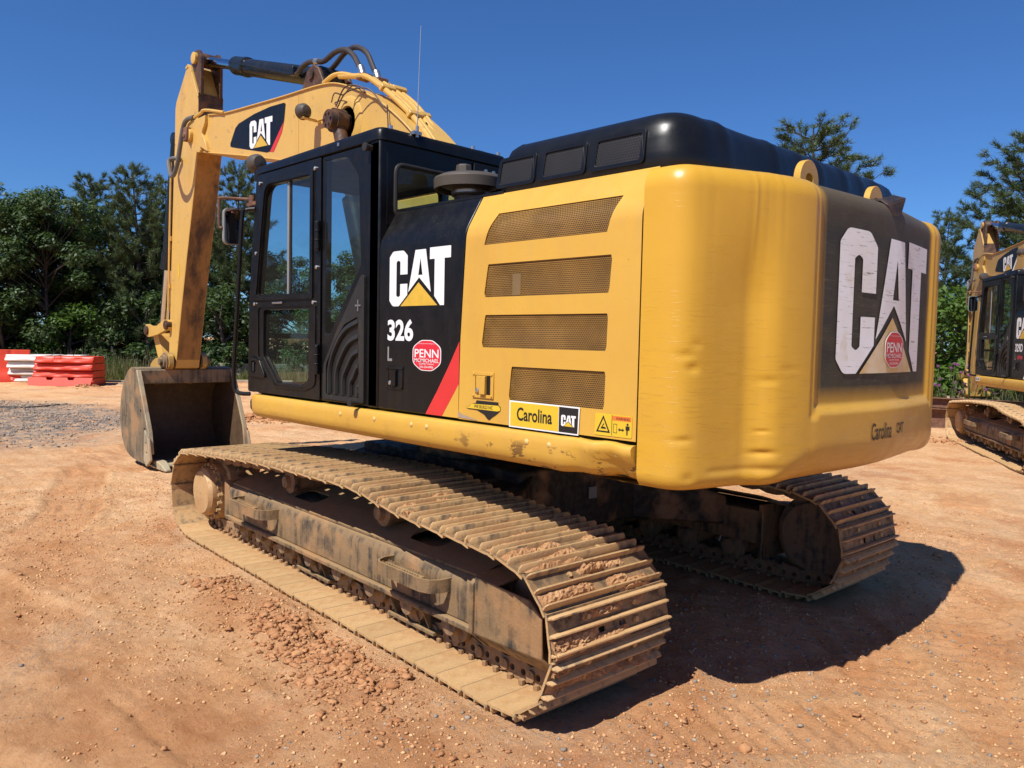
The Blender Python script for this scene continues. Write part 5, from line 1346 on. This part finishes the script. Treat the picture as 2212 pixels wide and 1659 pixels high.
def lumps(name, X, Y, Z, S, mat, sub=1, rough=.35, flat=.7, seed=1):
    r = np.random.default_rng(seed); V, F = ico(sub); n = len(X)
    A = r.uniform(0, 2 * pi, n); ca, sa = np.cos(A)[:, None], np.sin(A)[:, None]
    sc = r.uniform(.65, 1.35, (n, 1, 3)) * S[:, None, None] * np.array([1, 1, flat])
    P = V[None] * (1 + rough * (r.random((n, len(V), 1)) - .5) * 2) * sc
    x = P[..., 0] * ca - P[..., 1] * sa + X[:, None]; y = P[..., 0] * sa + P[..., 1] * ca + Y[:, None]; z = P[..., 2] + Z[:, None]
    return np_mesh(name, np.stack([x, y, z], -1).reshape(-1, 3), (F[None] + (np.arange(n) * len(V))[:, None, None]).reshape(-1, 3), mat)
# crumbs of clay and loose stones
cx_, cy_, cs_ = [], [], []
for (x0, y0, rx, ry, n, sz) in CLODS:
    n *= 3
    cx_.append(npr.normal(x0, rx * .7, n)); cy_.append(npr.normal(y0, ry * .7, n)); cs_.append(sz * np.minimum(np.exp(npr.normal(-1.35, .65, n)), .95))
cx_, cy_, cs_ = map(np.concatenate, (cx_, cy_, cs_))
yl = -cx_ * sin(SLEW) + cy_ * cos(SLEW); xl = cx_ * cos(SLEW) + cy_ * sin(SLEW)
ok = ~((np.abs(np.abs(yl) - 1.295) < .43) & (np.abs(xl) < 2.4)); cx_, cy_, cs_ = cx_[ok], cy_[ok], cs_[ok]
tag(lumps('clay_clods', cx_, cy_, gheight(cx_, cy_) + cs_ * .25, cs_, 'clod', 2, .55, .62, 3), 'clumps of broken red clay beside the tracks', 'clay', kind='stuff')
def scatter(n, x0, x1, y0, y1, lo, hi, seed, thr=.42):
    r = np.random.default_rng(seed); x = r.uniform(x0, x1, n); y = r.uniform(y0, y1, n)
    k = vnoise(x * .9, y * .9, seed) * .7 + .3 * vnoise(x * 4, y * 4, seed + 2) > thr
    x, y = x[k], y[k]; s = lo * (hi / lo) ** (r.random(len(x)) ** 2.2)
    yl = -x * sin(SLEW) + y * cos(SLEW); xl = x * cos(SLEW) + y * sin(SLEW)
    ok = ~((np.abs(np.abs(yl) - 1.295) < .42) & (np.abs(xl) < 2.3)); return x[ok], y[ok], s[ok]
x, y, s = scatter(90000, -4.4, 5.0, -5.0, 4.0, .0025, .013, 5, .36)
tag(lumps('clay_crumbs', x, y, gheight(x, y) + s * .15, s, 'crumb', 0, .35, .7, 6), 'crumbs of dry red clay strewn over the yard', 'clay', kind='stuff')
x, y, s = scatter(4000, -4.6, 5, -5, 4.0, .003, .012, 15, .55)
x2, y2, s2 = scatter(2200, -4.0, -1.5, -1.0, 3.2, .003, .013, 16, .5)
x3, y3, s3 = scatter(15000, 8.5, 18.5, -3.2, 4.0, .010, .024, 17, .0)
e = soilmask(x3, y3)[1] > .35 + .6 * np.random.default_rng(3).random(len(x3)); x3, y3, s3 = x3[e], y3[e], s3[e]
x, y, s = np.concatenate([x, x2, x3]), np.concatenate([y, y2, y3]), np.concatenate([s, s2, s3])
tag(lumps('loose_gravel', x, y, gheight(x, y) + s * .25, s, 'stone', 1, .3, .7, 8), 'loose grey gravel strewn over the clay', 'gravel', kind='stuff')
# a few bigger rocks one can point at
for i, (x, y, s, lab) in enumerate(((-2.80, 1.17, .028, 'largest flat clod in the clay right of the near track'), (-2.35, -2.75, .045, 'dark clod of clay standing on the far bright clay beyond the shadow'), (-3.02, .55, .018, 'small clod in front of the counterweight shadow'))):
    o = lumps('clay_clod', np.array([x]), np.array([y]), gheight(np.array([x]), np.array([y])) + s * .3, np.array([s]), 'clod', 2, .25, .6, 50 + i)
    tag(o, lab, 'clod')

# ---------------------------------------------------------------- roadwork barriers, timber, beams
def xf(o, x, y, rz, z=0): o.location = (x, y, z); o.rotation_euler[2] = rz; return o
def upright_barrier():
    E0 = empty('water_barrier', (0, 0, 0)); b = MB()
    pr = [(-.30, 0), (-.30, .10), (-.20, .30), (-.13, .48), (-.11, 1.07), (.11, 1.07), (.13, .48), (.20, .30), (.30, .10), (.30, 0)]
    rings = []
    for x in np.linspace(-.95, .95, 39):
        gi = .05 if (abs(abs(x) - .42) < .06 or abs(x) < .03) else 0
        rings.append([(x, y - math.copysign(gi, y) * (1 if .15 < z < 1.0 else 0), z) for y, z in pr])
    b.loft(rings); b.build('barrier_shell', 'orange', E0, bevel=.012)
    MB().box((.952, -.05, .15), (.99, .05, .95)).build('end_tongue', 'orange', E0, bevel=.01)
    for (u, v, r) in ((-.28, .78, .055), (-.25, .66, .065), (-.60, .70, .05), (-.58, .58, .045)):
        yb = -.128
        MB().tube([(u + r * cos(a), yb, v + r * sin(a)) for a in np.linspace(.3, 5.8, 14)], .007, 5).build('marker_scribble', 'scribble', E0)
    return E0
def lying_barrier(mat, notch=False, L=1.85):
    """barrier lying on its side: flared lip along the front, hollow waist behind"""
    E0 = empty('water_barrier', (0, 0, 0)); b = MB(); hh = .225
    rings = []
    for i, x in enumerate(np.linspace(-L / 2, L / 2, 25)):
        e = .03 * (1 if i in (0, 24) else 0); w = .012 * math.sin(i * .8)
        rings.append([(x, -.52 + e, .0 + .015), (x, -.55 + e, .05), (x, -.53 + e + w, .115), (x, -.44 + w, .135), (x, -.43, hh - .03), (x, -.40, hh), (x, .46, hh), (x, .50, hh - .03), (x, .50, .135), (x, .55 - e, .11), (x, .55 - e, .03), (x, .52, .015)])
    b.loft(rings); b.build('barrier_shell', mat, E0, bevel=.008)
    if notch:
        f = MB(); pts = [(-L / 2, .0), (-L / 2 - .05, .26), (-.42, .26), (-.38, .18), (-.24, .18), (-.20, .26), (.20, .26), (.24, .18), (.38, .18), (.42, .26), (L / 2 + .05, .26), (L / 2, 0)]
        f.plate(pts, [], lambda a, c, d: (a, -.57 - .10 * (1 - c / .26) - d, c), 0, .04); f.build('forked_foot', mat, E0, bevel=.006)
    return E0
o = upright_barrier(); xf(o, 25.3, -1.62, radians(72)); tag(o, 'upright orange plastic barrier at the left edge of the yard', 'barrier')
SR = radians(52)
labs = ('lowest orange barrier of the stack, with forklift notches', 'second orange barrier from the bottom of the stack', 'second orange barrier from the top of the stack', 'topmost orange barrier of the stack, with loose wire on it')
for i in range(4):
    o = lying_barrier('orange', i == 0, 1.80 - .04 * i); o.name = 'water_barrier'
    xf(o, 22.95 + .03 * i, -3.12 - .02 * i, SR + radians((0, 1.5, -1, 2.5)[i]) + pi, .02 + .225 * i); tag(o, labs[i], 'barrier', 'orange barriers stacked on their sides')
labs = ('lowest white barrier of the stack behind the orange ones', 'second white barrier from the bottom behind the orange stack', 'second white barrier from the top behind the orange stack', 'topmost white barrier behind the orange stack')
for i in range(4):
    o = lying_barrier('whiteplastic', False, 2.2); xf(o, 24.7 + .05 * (i % 2), -3.1 + .04 * i, radians(232 + 2 * i), .02 + .225 * i); tag(o, labs[i], 'barrier', 'white barriers stacked on their sides')
wr = MB()
for (sx, ph) in ((0, 0), (.35, 1.2)): wr.tube([(22.75 + sx * .3, -3.2 + sx, .93), (22.7 + sx * .3, -3.15 + sx, 1.05 + .1 * ph), (22.8 + sx * .2, -3.0 + sx, .97), (22.7, -2.6 + sx * .5, .94)], .008, 5, smooth=5)
tag(wr.build('loose_wire', 'rubber'), 'black wire curling on top of the orange barriers', 'wire')
def beam(name, a, b, w, h, mat, label, cat, z0=0, prof='box'):
    a, b = Vector((*a, z0)), Vector((*b, z0)); d = (b - a); L = d.length; m = MB()
    if prof == 'box': m.box((-L / 2, -w / 2, 0), (L / 2, w / 2, h))
    elif prof == 'I': m.box((-L / 2, -w / 2, 0), (L / 2, w / 2, .018)).box((-L / 2, -w / 2, h - .018), (L / 2, w / 2, h)).box((-L / 2, -.008, .0175), (L / 2, .008, h - .0175))
    else:
        m.loft([[(x, -.28, 0), (x, -.28, .08), (x, -.14, .28), (x, -.09, h), (x, .09, h), (x, .14, .28), (x, .28, .08), (x, .28, 0)] for x in (-L / 2, L / 2)])
    o = m.build(name, mat, bevel=.01 if prof != 'I' else .003); o.location = (a + b) / 2; o.rotation_euler[2] = math.atan2(d.y, d.x); return tag(o, label, cat)
beam('concrete_barrier', (24.6, -8.5), (22.75, -10.9), .5, .62, 'concrete', 'weathered concrete barrier in the grass left of the cab', 'barrier', 0, 'jersey')
beam('concrete_barrier', (22.70, -10.97), (20.85, -13.4), .5, .62, 'concrete', 'concrete barrier seen through the cab glass', 'barrier', 0, 'jersey')
beam('timber_plank', (22.9, -4.15), (21.2, -7.0), .22, .06, 'wood', 'grey plank lying on the ground behind the bucket', 'plank')
beam('timber_plank', (23.3, -4.3), (21.5, -7.1), .22, .06, 'wood', 'upper grey plank resting on another behind the bucket', 'plank', .062)
beam('timber_plank', (22.6, -7.6), (21.0, -9.8), .25, .10, 'wood', 'pale sleeper lying in front of the concrete barrier', 'plank', .01)
beam('timber_beam', (15.75, .20), (16.2, 3.2), .15, .13, 'wood', 'short sawn timber lying on the grey gravel', 'timber')
tag(MB().tube([(15.6, .25, .03), (15.3, -.2, .02), (15.4, -.7, .025), (15.75, -1.15, .02)], .015, 6, smooth=5).build('black_hose', 'rubber'), 'thin black hose trailing over the grey gravel', 'hose')
for i, (off, z, lab) in enumerate(((0, .44, 'uppermost rusty steel beam behind the counterweight'), (.0, .0, 'lower rusty steel beam lying in the weeds'))):
    beam('steel_beam', (-2.4 + off, -15.30), (5.2 + off, -13.35), .22 if i == 0 else .30, .21 if i == 0 else .42, 'rust', lab, 'beam', z, 'I')
# ---------------------------------------------------------------- plants
def tubes_np(paths, n=5):
    V, F = [], []; o = 0
    for pts, rs in paths:
        pts = np.array(pts, float); k = len(pts)
        d = np.gradient(pts, axis=0); d /= np.linalg.norm(d, axis=1)[:, None] + 1e-9
        a = np.where(np.abs(d[:, 2:3]) < .9, np.array([[0, 0, 1.]]), np.array([[1., 0, 0]])); u = np.cross(d, a); u /= np.linalg.norm(u, axis=1)[:, None]; v = np.cross(d, u)
        t = np.linspace(0, 2 * pi, n, endpoint=False); rs = np.asarray(rs)[:, None, None]
        V.append((pts[:, None] + rs * (u[:, None] * np.cos(t)[None, :, None] + v[:, None] * np.sin(t)[None, :, None])).reshape(-1, 3))
        i, j = np.meshgrid(np.arange(n), np.arange(k - 1)); a0 = (o + j * n + i).ravel(); b0 = (o + j * n + (i + 1) % n).ravel()
        F.append(np.stack([a0, b0, b0 + n, a0 + n], -1)); o += k * n
    return np.concatenate(V), np.concatenate(F)
def pine_mesh(seed, H=8.0, R=2.2, base=.12, dens=1.0, lean=.2):
    r = np.random.default_rng(seed); paths = []; tips = []
    ts = np.linspace(0, 1, 9); tr = np.stack([lean * ts ** 2 + .06 * np.sin(ts * 5 + seed), .05 * np.cos(ts * 6), H * ts], -1)
    paths.append((tr, .11 * (1 - ts) + .015))
    z = base * H
    while z < H * .97:
        k = z / H; nb = r.integers(4, 7); a0 = r.uniform(0, 6.28)
        L0 = R * (1.0 - k) ** .62 * (.55 + .45 * min(1, (k - base * .3) / .25)) + .25
        for b in range(nb):
            a = a0 + b * 6.28 / nb + r.uniform(-.35, .35); L = L0 * r.uniform(.6, 1.15); up = (.15 + .75 * k) * r.uniform(.7, 1.3)
            s = np.linspace(0, 1, 6); c = np.array([np.interp(z, tr[:, 2], tr[:, 0]), np.interp(z, tr[:, 2], tr[:, 1]), z])
            dr = np.array([cos(a), sin(a), 0]); pts = c + dr * (L * s)[:, None] + np.array([0, 0, 1]) * (L * up * (.35 * s + .45 * s ** 2) - .06 * L * np.sin(s * 3.1))[:, None]
            paths.append((pts, .028 * (1 - s) * (1 - .6 * k) + .006))
            m = max(3, int(L * 7.5 * dens))
            for q in range(m):
                sq = r.uniform(.30, 1.0); p = np.array([np.interp(sq, s, pts[:, i]) for i in range(3)])
                dv = dr * .7 + np.array([0, 0, .55]) + r.normal(0, .5, 3); dv /= np.linalg.norm(dv); ln = r.uniform(.12, .45) * (1.1 - .4 * sq)
                e = p + dv * ln; paths.append((np.stack([p, e]), np.array([.008, .005])))
                nt = 2 + int(ln * 5)
                for w_ in range(nt): tips.append((p + dv * ln * (w_ + 1) / nt, dv * .8 + np.array([0, 0, .25])))
            tips.append((pts[-1], dr * .5 + np.array([0, 0, .8])))
        z += r.uniform(.22, .38)
    tips.append((tr[-1], np.array([0, 0, 1.])))
    T = np.array([t[0] for t in tips]); D = np.array([t[1] for t in tips]); D /= np.linalg.norm(D, axis=1)[:, None]; K = 24
    n = len(T); dirs = D[:, None] * .75 + r.normal(0, .55, (n, K, 3)); dirs /= np.linalg.norm(dirs, axis=2)[..., None]
    ln = r.uniform(.11, .21, (n, K, 1)); w = np.cross(dirs, r.normal(0, 1, (n, K, 3))); w /= np.linalg.norm(w, axis=2)[..., None]
    b0 = T[:, None] + r.normal(0, .025, (n, K, 3)); V = np.stack([b0 - w * .0085, b0 + w * .0085, b0 + dirs * ln], 2).reshape(-1, 3)
    return tubes_np(paths, 5), (V, np.arange(len(V)).reshape(-1, 3))
def broad_mesh(seed, H=6.5, R=2.4, leaves=9000, size=.10, lobes=34, low=.1):
    r = np.random.default_rng(seed); paths = []; V = []
    ts = np.linspace(0, 1, 7); tr = np.stack([.2 * np.sin(ts * 3 + seed), .15 * np.cos(ts * 4), H * .8 * ts], -1); paths.append((tr, .12 * (1 - ts) + .02))
    cen = []
    for i in range(lobes):
        a = r.uniform(0, 6.28); z = r.uniform(low, .93) * H; k = z / H; rad = R * math.sqrt(max(.05, 1 - ((k - .45) / .58) ** 2)) * r.uniform(.35, 1.0)
        c = np.array([cos(a) * rad, sin(a) * rad, z]); cen.append(c)
        p0 = np.array([np.interp(z * .7, tr[:, 2], tr[:, i_]) for i_ in range(3)]); mid = (p0 + c) / 2 + r.normal(0, .12, 3) + np.array([0, 0, .1])
        paths.append((np.stack([p0, mid, c]), np.array([.035, .02, .006])))
    cen.append(np.array([0, 0, H * .93])); cen = np.array(cen)
    idx = r.integers(0, len(cen), leaves); off = r.normal(0, 1, (leaves, 3)); off /= np.linalg.norm(off, axis=1)[:, None]
    P = cen[idx] + off * (r.random((leaves, 1)) ** .45) * np.array([.62, .62, .42]) * r.uniform(.7, 1.15, (len(cen), 1))[idx]
    nrm = off * .6 + np.array([0, 0, .8]) + r.normal(0, .45, (leaves, 3)); nrm /= np.linalg.norm(nrm, axis=1)[:, None]
    u = np.cross(nrm, r.normal(0, 1, (leaves, 3))); u /= np.linalg.norm(u, axis=1)[:, None]; v = np.cross(nrm, u); s = size * r.uniform(.6, 1.3, (leaves, 1))
    Q = np.stack([P - u * s, P + v * s * .48 - u * s * .1, P + u * s, P - v * s * .48 - u * s * .1], 1).reshape(-1, 3)
    return tubes_np(paths, 5), (Q, np.arange(len(Q)).reshape(-1, 4))
def tree_proto(name, woods, foliage, matf):
    E0 = empty(name, (0, 0, 0)); np_mesh('trunk', *woods, 'bark', E0, True); np_mesh('crown', *foliage, matf, E0); return E0
def copy_tree(o, parent=None, skip=()):
    c = o.copy(); COL.objects.link(c); c.parent = parent
    for ch in o.children:
        if ch.name.split('.')[0] not in skip: copy_tree(ch, c, skip)
    return c
HP = 8.0
pines = [tree_proto('pine_tree', *pine_mesh(s, HP, R, bs, d), 'needle') for s, R, bs, d in ((3, 2.1, .06, 1.15), (8, 2.3, .05, 1.15), (12, 2.5, .30, .85), (19, 1.8, .05, 1.2))]
broads = [tree_proto('broadleaf_tree', *broad_mesh(s, 6.5, 2.6, nlv, .075, lb, .03), mt) for s, nlv, lb, mt in ((2, 26000, 70, 'leaf'), (6, 24000, 64, 'leaf'))]
shrub = [tree_proto('leafy_shrub', *broad_mesh(s, 3.0, 1.3, 4200, .085, 20, .06), mt) for s, mt in ((31, 'leaf2'), (37, 'leaf'))]
used = {}
def plant(proto, x, y, h, h0, label, cat, group, rz, wide=1.0):
    key = proto.name
    o = proto if key not in used else copy_tree(proto); used[key] = 1
    k = h / h0; o.location = (x, y, -.05); o.scale = (k * wide, k * wide, k); o.rotation_euler[2] = rz
    return tag(o, label, cat, group)
PT = 'pines along the edge of the yard'; BT = 'broadleaf trees along the edge of the yard'; ST = 'shrubs at the foot of the trees'
for (i, x, y, h, rz, wd, lab) in (
    (0, 31.54, -6.4, 8.2, 0, 1.0, 'dark pine behind the orange barrier stack, left of the tallest left pine'),
    (1, 28.15, -7.01, 8.1, 1.1, .95, 'tallest dark pine left of the yellow stick'),
    (3, 29.4, -8.6, 8.0, 2.0, 1.0, 'slim pine half hidden behind the yellow stick'),
    (0, 26.34, -10.27, 8.5, 2.6, .9, 'pine filling the gap between the stick and the cab'),
    (2, 5.45, -17.25, 7.8, .6, 1.35, 'open-crowned pine rising above the black engine hood'),
    (1, 1.75, -23.7, 8.3, 4.0, 1.15, 'dense pine at the right edge behind the far excavator'),
    (3, 4.25, -24.2, 6.2, 3.1, .9, 'lower pine between counterweight and far excavator'),
    (0, .4, -25.3, 8.0, 5.0, 1.0, 'pine outside the right edge behind the far excavator'),
    (1, 22.9, -19.5, 6.6, .4, 1.0, 'pine far behind the cab'), (3, 19.9, -22.5, 7.0, 1.4, 1.1, 'pine far behind the engine hood'), (0, 14.5, -23.8, 6.6, 2.4, 1.0, 'pine far behind the counterweight'), (1, 35.6, -2.3, 8.0, 3.3, 1.0, 'pine behind the leftmost broadleaf tree')):
    plant(pines[i], x, y, h, HP, lab, 'pine tree', PT, rz, wd)
for (i, x, y, h, rz, wd, lab) in (
    (0, 31.2, -2.6, 7.7, 0, 1.0, 'big broadleaf tree at the left edge of the picture'), (1, 29.5, -4.3, 7.4, 1.2, .92, 'tall broadleaf tree behind the upright orange barrier'),
    (0, 25.2, -12.4, 5.2, 2.2, 1.05, 'broadleaf tree seen through the cab door window'), (1, 23.8, -14.6, 5.4, 3.0, 1.05, 'broadleaf tree seen through the rear cab window'), (0, 21.0, -17.0, 5.2, 4.0, 1.0, 'broadleaf tree hidden behind the cab'),
    (1, 30.5, -9.9, 6.8, 5.0, 1.0, 'broadleaf tree behind the yellow stick'), (0, 33.5, -5.2, 7.0, 5.2, 1.1, 'broadleaf tree filling in behind the left pines'), (1, 30.4, -7.6, 5.6, .7, 1.1, 'low broadleaf tree between the two left pines'), (0, 33.2, -.8, 7.4, 1.9, 1.1, 'broadleaf tree outside the left edge'), (0, 28.0, -8.9, 4.9, 3.4, 1.0, 'low broadleaf tree just left of the stick'), (1, 27.4, -11.4, 5.4, 4.4, 1.0, 'broadleaf tree between stick and cab'), (1, 32.6, -4.4, 7.3, 2.9, 1.1, 'broadleaf tree between the left edge and the first pine')):
    plant(broads[i], x, y, h, 6.5, lab, 'tree', BT, rz, wd)
for (i, x, y, h, rz, lab) in (
    (0, 28.4, -4.55, 2.7, 0, 'bright green shrub under the left trees'), (1, 27.7, -6.0, 2.9, .9, 'dark shrub behind the orange barrier stack'), (1, 26.6, -7.0, 3.3, 1.8, 'dark shrub left of the bucket linkage'),
    (1, 24.9, -9.1, 3.6, 2.6, 'shrub behind the concrete barrier'), (1, 29.6, -2.7, 3.2, 3.2, 'dark shrub behind the upright orange barrier'), (0, 2.15, -17.9, 3.2, 4.0, 'bright leafy shrub right of the counterweight'), (0, 1.55, -19.4, 3.4, 5.0, 'bright leafy shrub behind the far cab'),
    (0, 3.4, -19.0, 2.9, 5.6, 'bright leafy shrub half hidden by the counterweight'), (1, 23.0, -11.8, 3.2, .3, 'shrub behind the cab')):
    plant(shrub[i], x, y, h, 3.0, lab, 'shrub', ST, rz, 1.0)
EDGE = np.array([(29.6, -.52), (27.3, -2.14), (23.97, -4.82), (22.67, -8.29), (19.19, -11.84), (13.87, -15.83), (6.84, -15.84), (1.98, -15.78), (.1, -16.27), (-2.06, -17.76)])
EC = np.concatenate([[0], np.cumsum(np.hypot(*np.diff(EDGE, axis=0).T))])
def along(n, seed, depth, lo=0, hi=1):
    r = np.random.default_rng(seed); s = r.uniform(lo, hi, n) * EC[-1]
    x, y = np.interp(s, EC, EDGE[:, 0]), np.interp(s, EC, EDGE[:, 1]); tx = np.interp(s + .1, EC, EDGE[:, 0]) - x; ty = np.interp(s + .1, EC, EDGE[:, 1]) - y
    L = np.hypot(tx, ty) + 1e-9; d = depth * r.random(n) ** 1.2; w = 1.2 * (vnoise(s * .8, s * 0, 5) - .5)
    return x - ty / L * (d + w), y + tx / L * (d + w), r
def blades(name, n, seed, depth, hmin, hmax, wd, mat, label, lean=.35, lo=0, hi=1):
    x, y, r = along(n, seed, depth, lo, hi)
    k = vnoise(x * .6, y * .6, seed) ; h = hmin + (hmax - hmin) * k * r.random(n) ** .6
    a = r.uniform(0, 6.28, n); b = r.uniform(0, 6.28, n); le = r.uniform(.05, lean, n) * h
    z0 = gheight(x, y) - .02; ux, uy = np.cos(b) * wd, np.sin(b) * wd
    P0 = np.stack([x - ux, y - uy, z0], -1); P1 = np.stack([x + ux, y + uy, z0], -1)
    M0 = np.stack([x + np.cos(a) * le * .35 - ux * .7, y + np.sin(a) * le * .35 - uy * .7, z0 + h * .6], -1); M1 = np.stack([x + np.cos(a) * le * .35 + ux * .7, y + np.sin(a) * le * .35 + uy * .7, z0 + h * .6], -1)
    T_ = np.stack([x + np.cos(a) * le, y + np.sin(a) * le, z0 + h], -1)
    V = np.stack([P0, P1, M1, M0, T_], 1).reshape(-1, 3); o = (np.arange(n) * 5)[:, None]
    F = np.concatenate([o + np.array([[0, 1, 2]]), o + np.array([[0, 2, 3]]), o + np.array([[3, 2, 4]])])
    return tag(np_mesh(name, V, F, mat), label, 'grass', kind='stuff')
blades('tall_grass', 36000, 41, 4.5, .12, 1.1, .011, 'grass', 'tall green grass and weeds along the yard edge')
blades('dry_weeds', 5000, 43, 4.0, .4, 1.5, .008, 'straw', 'dry brown weed stalks in front of the trees', .2)
blades('short_grass', 14000, 45, 1.6, .04, .25, .009, 'grass', 'short grass creeping onto the clay', .5)
# more woodland closing the horizon all round
wv, wf, wo = [], [], 0
wr_ = np.random.default_rng(123)
(_, _), (fv, ff) = broad_mesh(77, 6.5, 2.8, 4200, .16, 60, .02)
for i in range(30):
    a = radians(4 + i * 2.6) if i < 15 else radians(-86 - (i - 15) * 3.0)
    R_ = 36 + wr_.uniform(0, 7); c_, s_ = cos(i * 2.1), sin(i * 2.1); k_ = wr_.uniform(.95, 1.35)
    wv.append(np.stack([(fv[:, 0] * c_ - fv[:, 1] * s_) * k_ - 2 + R_ * cos(a), (fv[:, 0] * s_ + fv[:, 1] * c_) * k_ + 2 + R_ * sin(a), fv[:, 2] * k_], -1)); wf.append(ff + wo); wo += len(fv)
tag(np_mesh('woodland', np.concatenate(wv), np.concatenate(wf), 'leaf'), 'far green woodland closing off the yard', 'woods', kind='stuff')
# thistles to the right of the counterweight
TH = [(1.2, -15.2), (.75, -14.9), (1.5, -15.7), (.2, -15.3), (-.2, -15.0), (.55, -15.8), (1.8, -15.1), (-.6, -15.5), (2.3, -15.5), (.95, -16.2)]
tl = ('thistle closest to the counterweight edge', 'tall thistle left of the far stick', 'thistle behind the rusty beam', 'thistle below the far grab rail', 'thistle in front of the far cab door', 'thistle behind the far stick', 'thistle just hidden by the counterweight', 'thistle by the far cab step', 'thistle behind the counterweight', 'hindmost thistle by the bright shrub')
for i, (x, y) in enumerate(TH):
    r = np.random.default_rng(70 + i); E0 = empty('thistle_plant', (x, y, 0)); st = []; lv = []
    for q in range(7):
        a = r.uniform(0, 6.28); h = r.uniform(.7, 1.35); e = np.array([cos(a) * .28, sin(a) * .28, h]); st.append((np.stack([np.zeros(3), e * np.array([.4, .4, .55]), e]), np.array([.010, .008, .005])))
        if r.random() < .75: MB().lathe([(.0001, 0), (.026, .008), (.030, .025), (.036, .05), (.0001, .055)], e, 'Z', 8).build('flower_head', 'thistle', E0)
        for w_ in range(16):
            t = r.uniform(.1, .95); p = e * t; d = r.normal(0, 1, 3); d[2] *= .4; d /= np.linalg.norm(d); u = np.cross(d, [0, 0, 1.]); lv += [p, p + d * .07 + u * .022, p + d * .15, p + d * .07 - u * .022]
    np_mesh('stem', *tubes_np(st, 4), 'grass', E0); np_mesh('leaf', np.array(lv), np.arange(len(lv)).reshape(-1, 4), 'grass', E0)
    tag(E0, tl[i], 'thistle', 'thistles by the rusty beams')
# ---------------------------------------------------------------- the two excavators
EX = build_excavator()
CW_, H_, BD_, YD_, NUM_, RS_, PS_ = build_upper(EX)
CAB_ = build_cab(EX)
FR_ = build_front(EX)
tag(EX, 'large yellow and black tracked excavator in the foreground', 'excavator', 'excavators parked in the yard')
bpy.context.view_layer.update()
# second machine, parked to the right: copy, drop what is too small to show, own number and pose
E2 = copy_tree(EX, None, skip=('track_link', 'packed_clay', 'bolt_cap', 'screw', 'dealer_sticker', 'model_number', 'dealer_plate', 'state_sticker', 'warning_label', 'tape_strip', 'bare_patch', 'dealer_lettering', 'grease_line', 'pin_bolt', 'torn_lamp_bracket'))
E2.location = (-2.16, -10.98, 0); E2.rotation_euler[2] = radians(-58.6)
tag(E2, 'second tracked excavator parked at the right edge behind the counterweight', 'excavator', 'excavators parked in the yard')
def kids(o): return [c for c in o.children]
fn2 = sideL(1.4505)
pose = {'boom', 'stick', 'stick_cylinder', 'bucket', 'bucket_link', 'power_link', 'bucket_cylinder'}
stickgrp = pose - {'boom', 'stick_cylinder'}
def about(px, pz, ang): return Matrix.Translation((px, 0, pz)) @ Matrix.Rotation(ang, 4, 'Y') @ Matrix.Translation((-px, 0, -pz))
for c in kids(E2):
    b = c.name.split('.')[0]
    if b in pose: c.matrix_local = about(.05, 1.9, radians(6.0)) @ c.matrix_local
    if b in ('boom_cylinder',): c.matrix_local = about(.92, 1.35, radians(5.0)) @ c.matrix_local
    if b == 'service_door':
        put_text(MB(), '329D', .573, 1.684, .30, .126, fn2, .001, 0, .035).build('model_number', 'white', c, smooth=0)
        put_text(MB(), 'site', .68, 1.575, .20, .07, fn2, .001, 0, .02).build('rental_lettering', 'penn', c, smooth=0)
        for d in c.children:
            if d.name.startswith('red_stripe'): d.material_slots[0].link = 'OBJECT'; d.material_slots[0].material = M['white']
    if b == 'side_skirt' and c.bound_box[0][1] > 0:
        m = MB(); m.plate([(-1.10, 1.17), (-1.10, 1.235), (-.90, 1.235), (-.90, 1.17)], [], sideL(1.4745), 0, .001, 0); put_text(m, '306-009', -1.09, 1.18, .18, .045, sideL(1.4745), .0016, 1, .02)
        m.build('fleet_number', ['white', 'decal_black'], c, smooth=0)
    if b in ('boom', 'stick', 'boom_foot_bracket'):
        for d in [c] + kids(c):
            for s_ in d.material_slots:
                if s_.material == M['yellow_boom']: s_.link = 'OBJECT'; s_.material = M['yellow_old']
                elif s_.material == M['red']: s_.link = 'OBJECT'; s_.material = M['white']
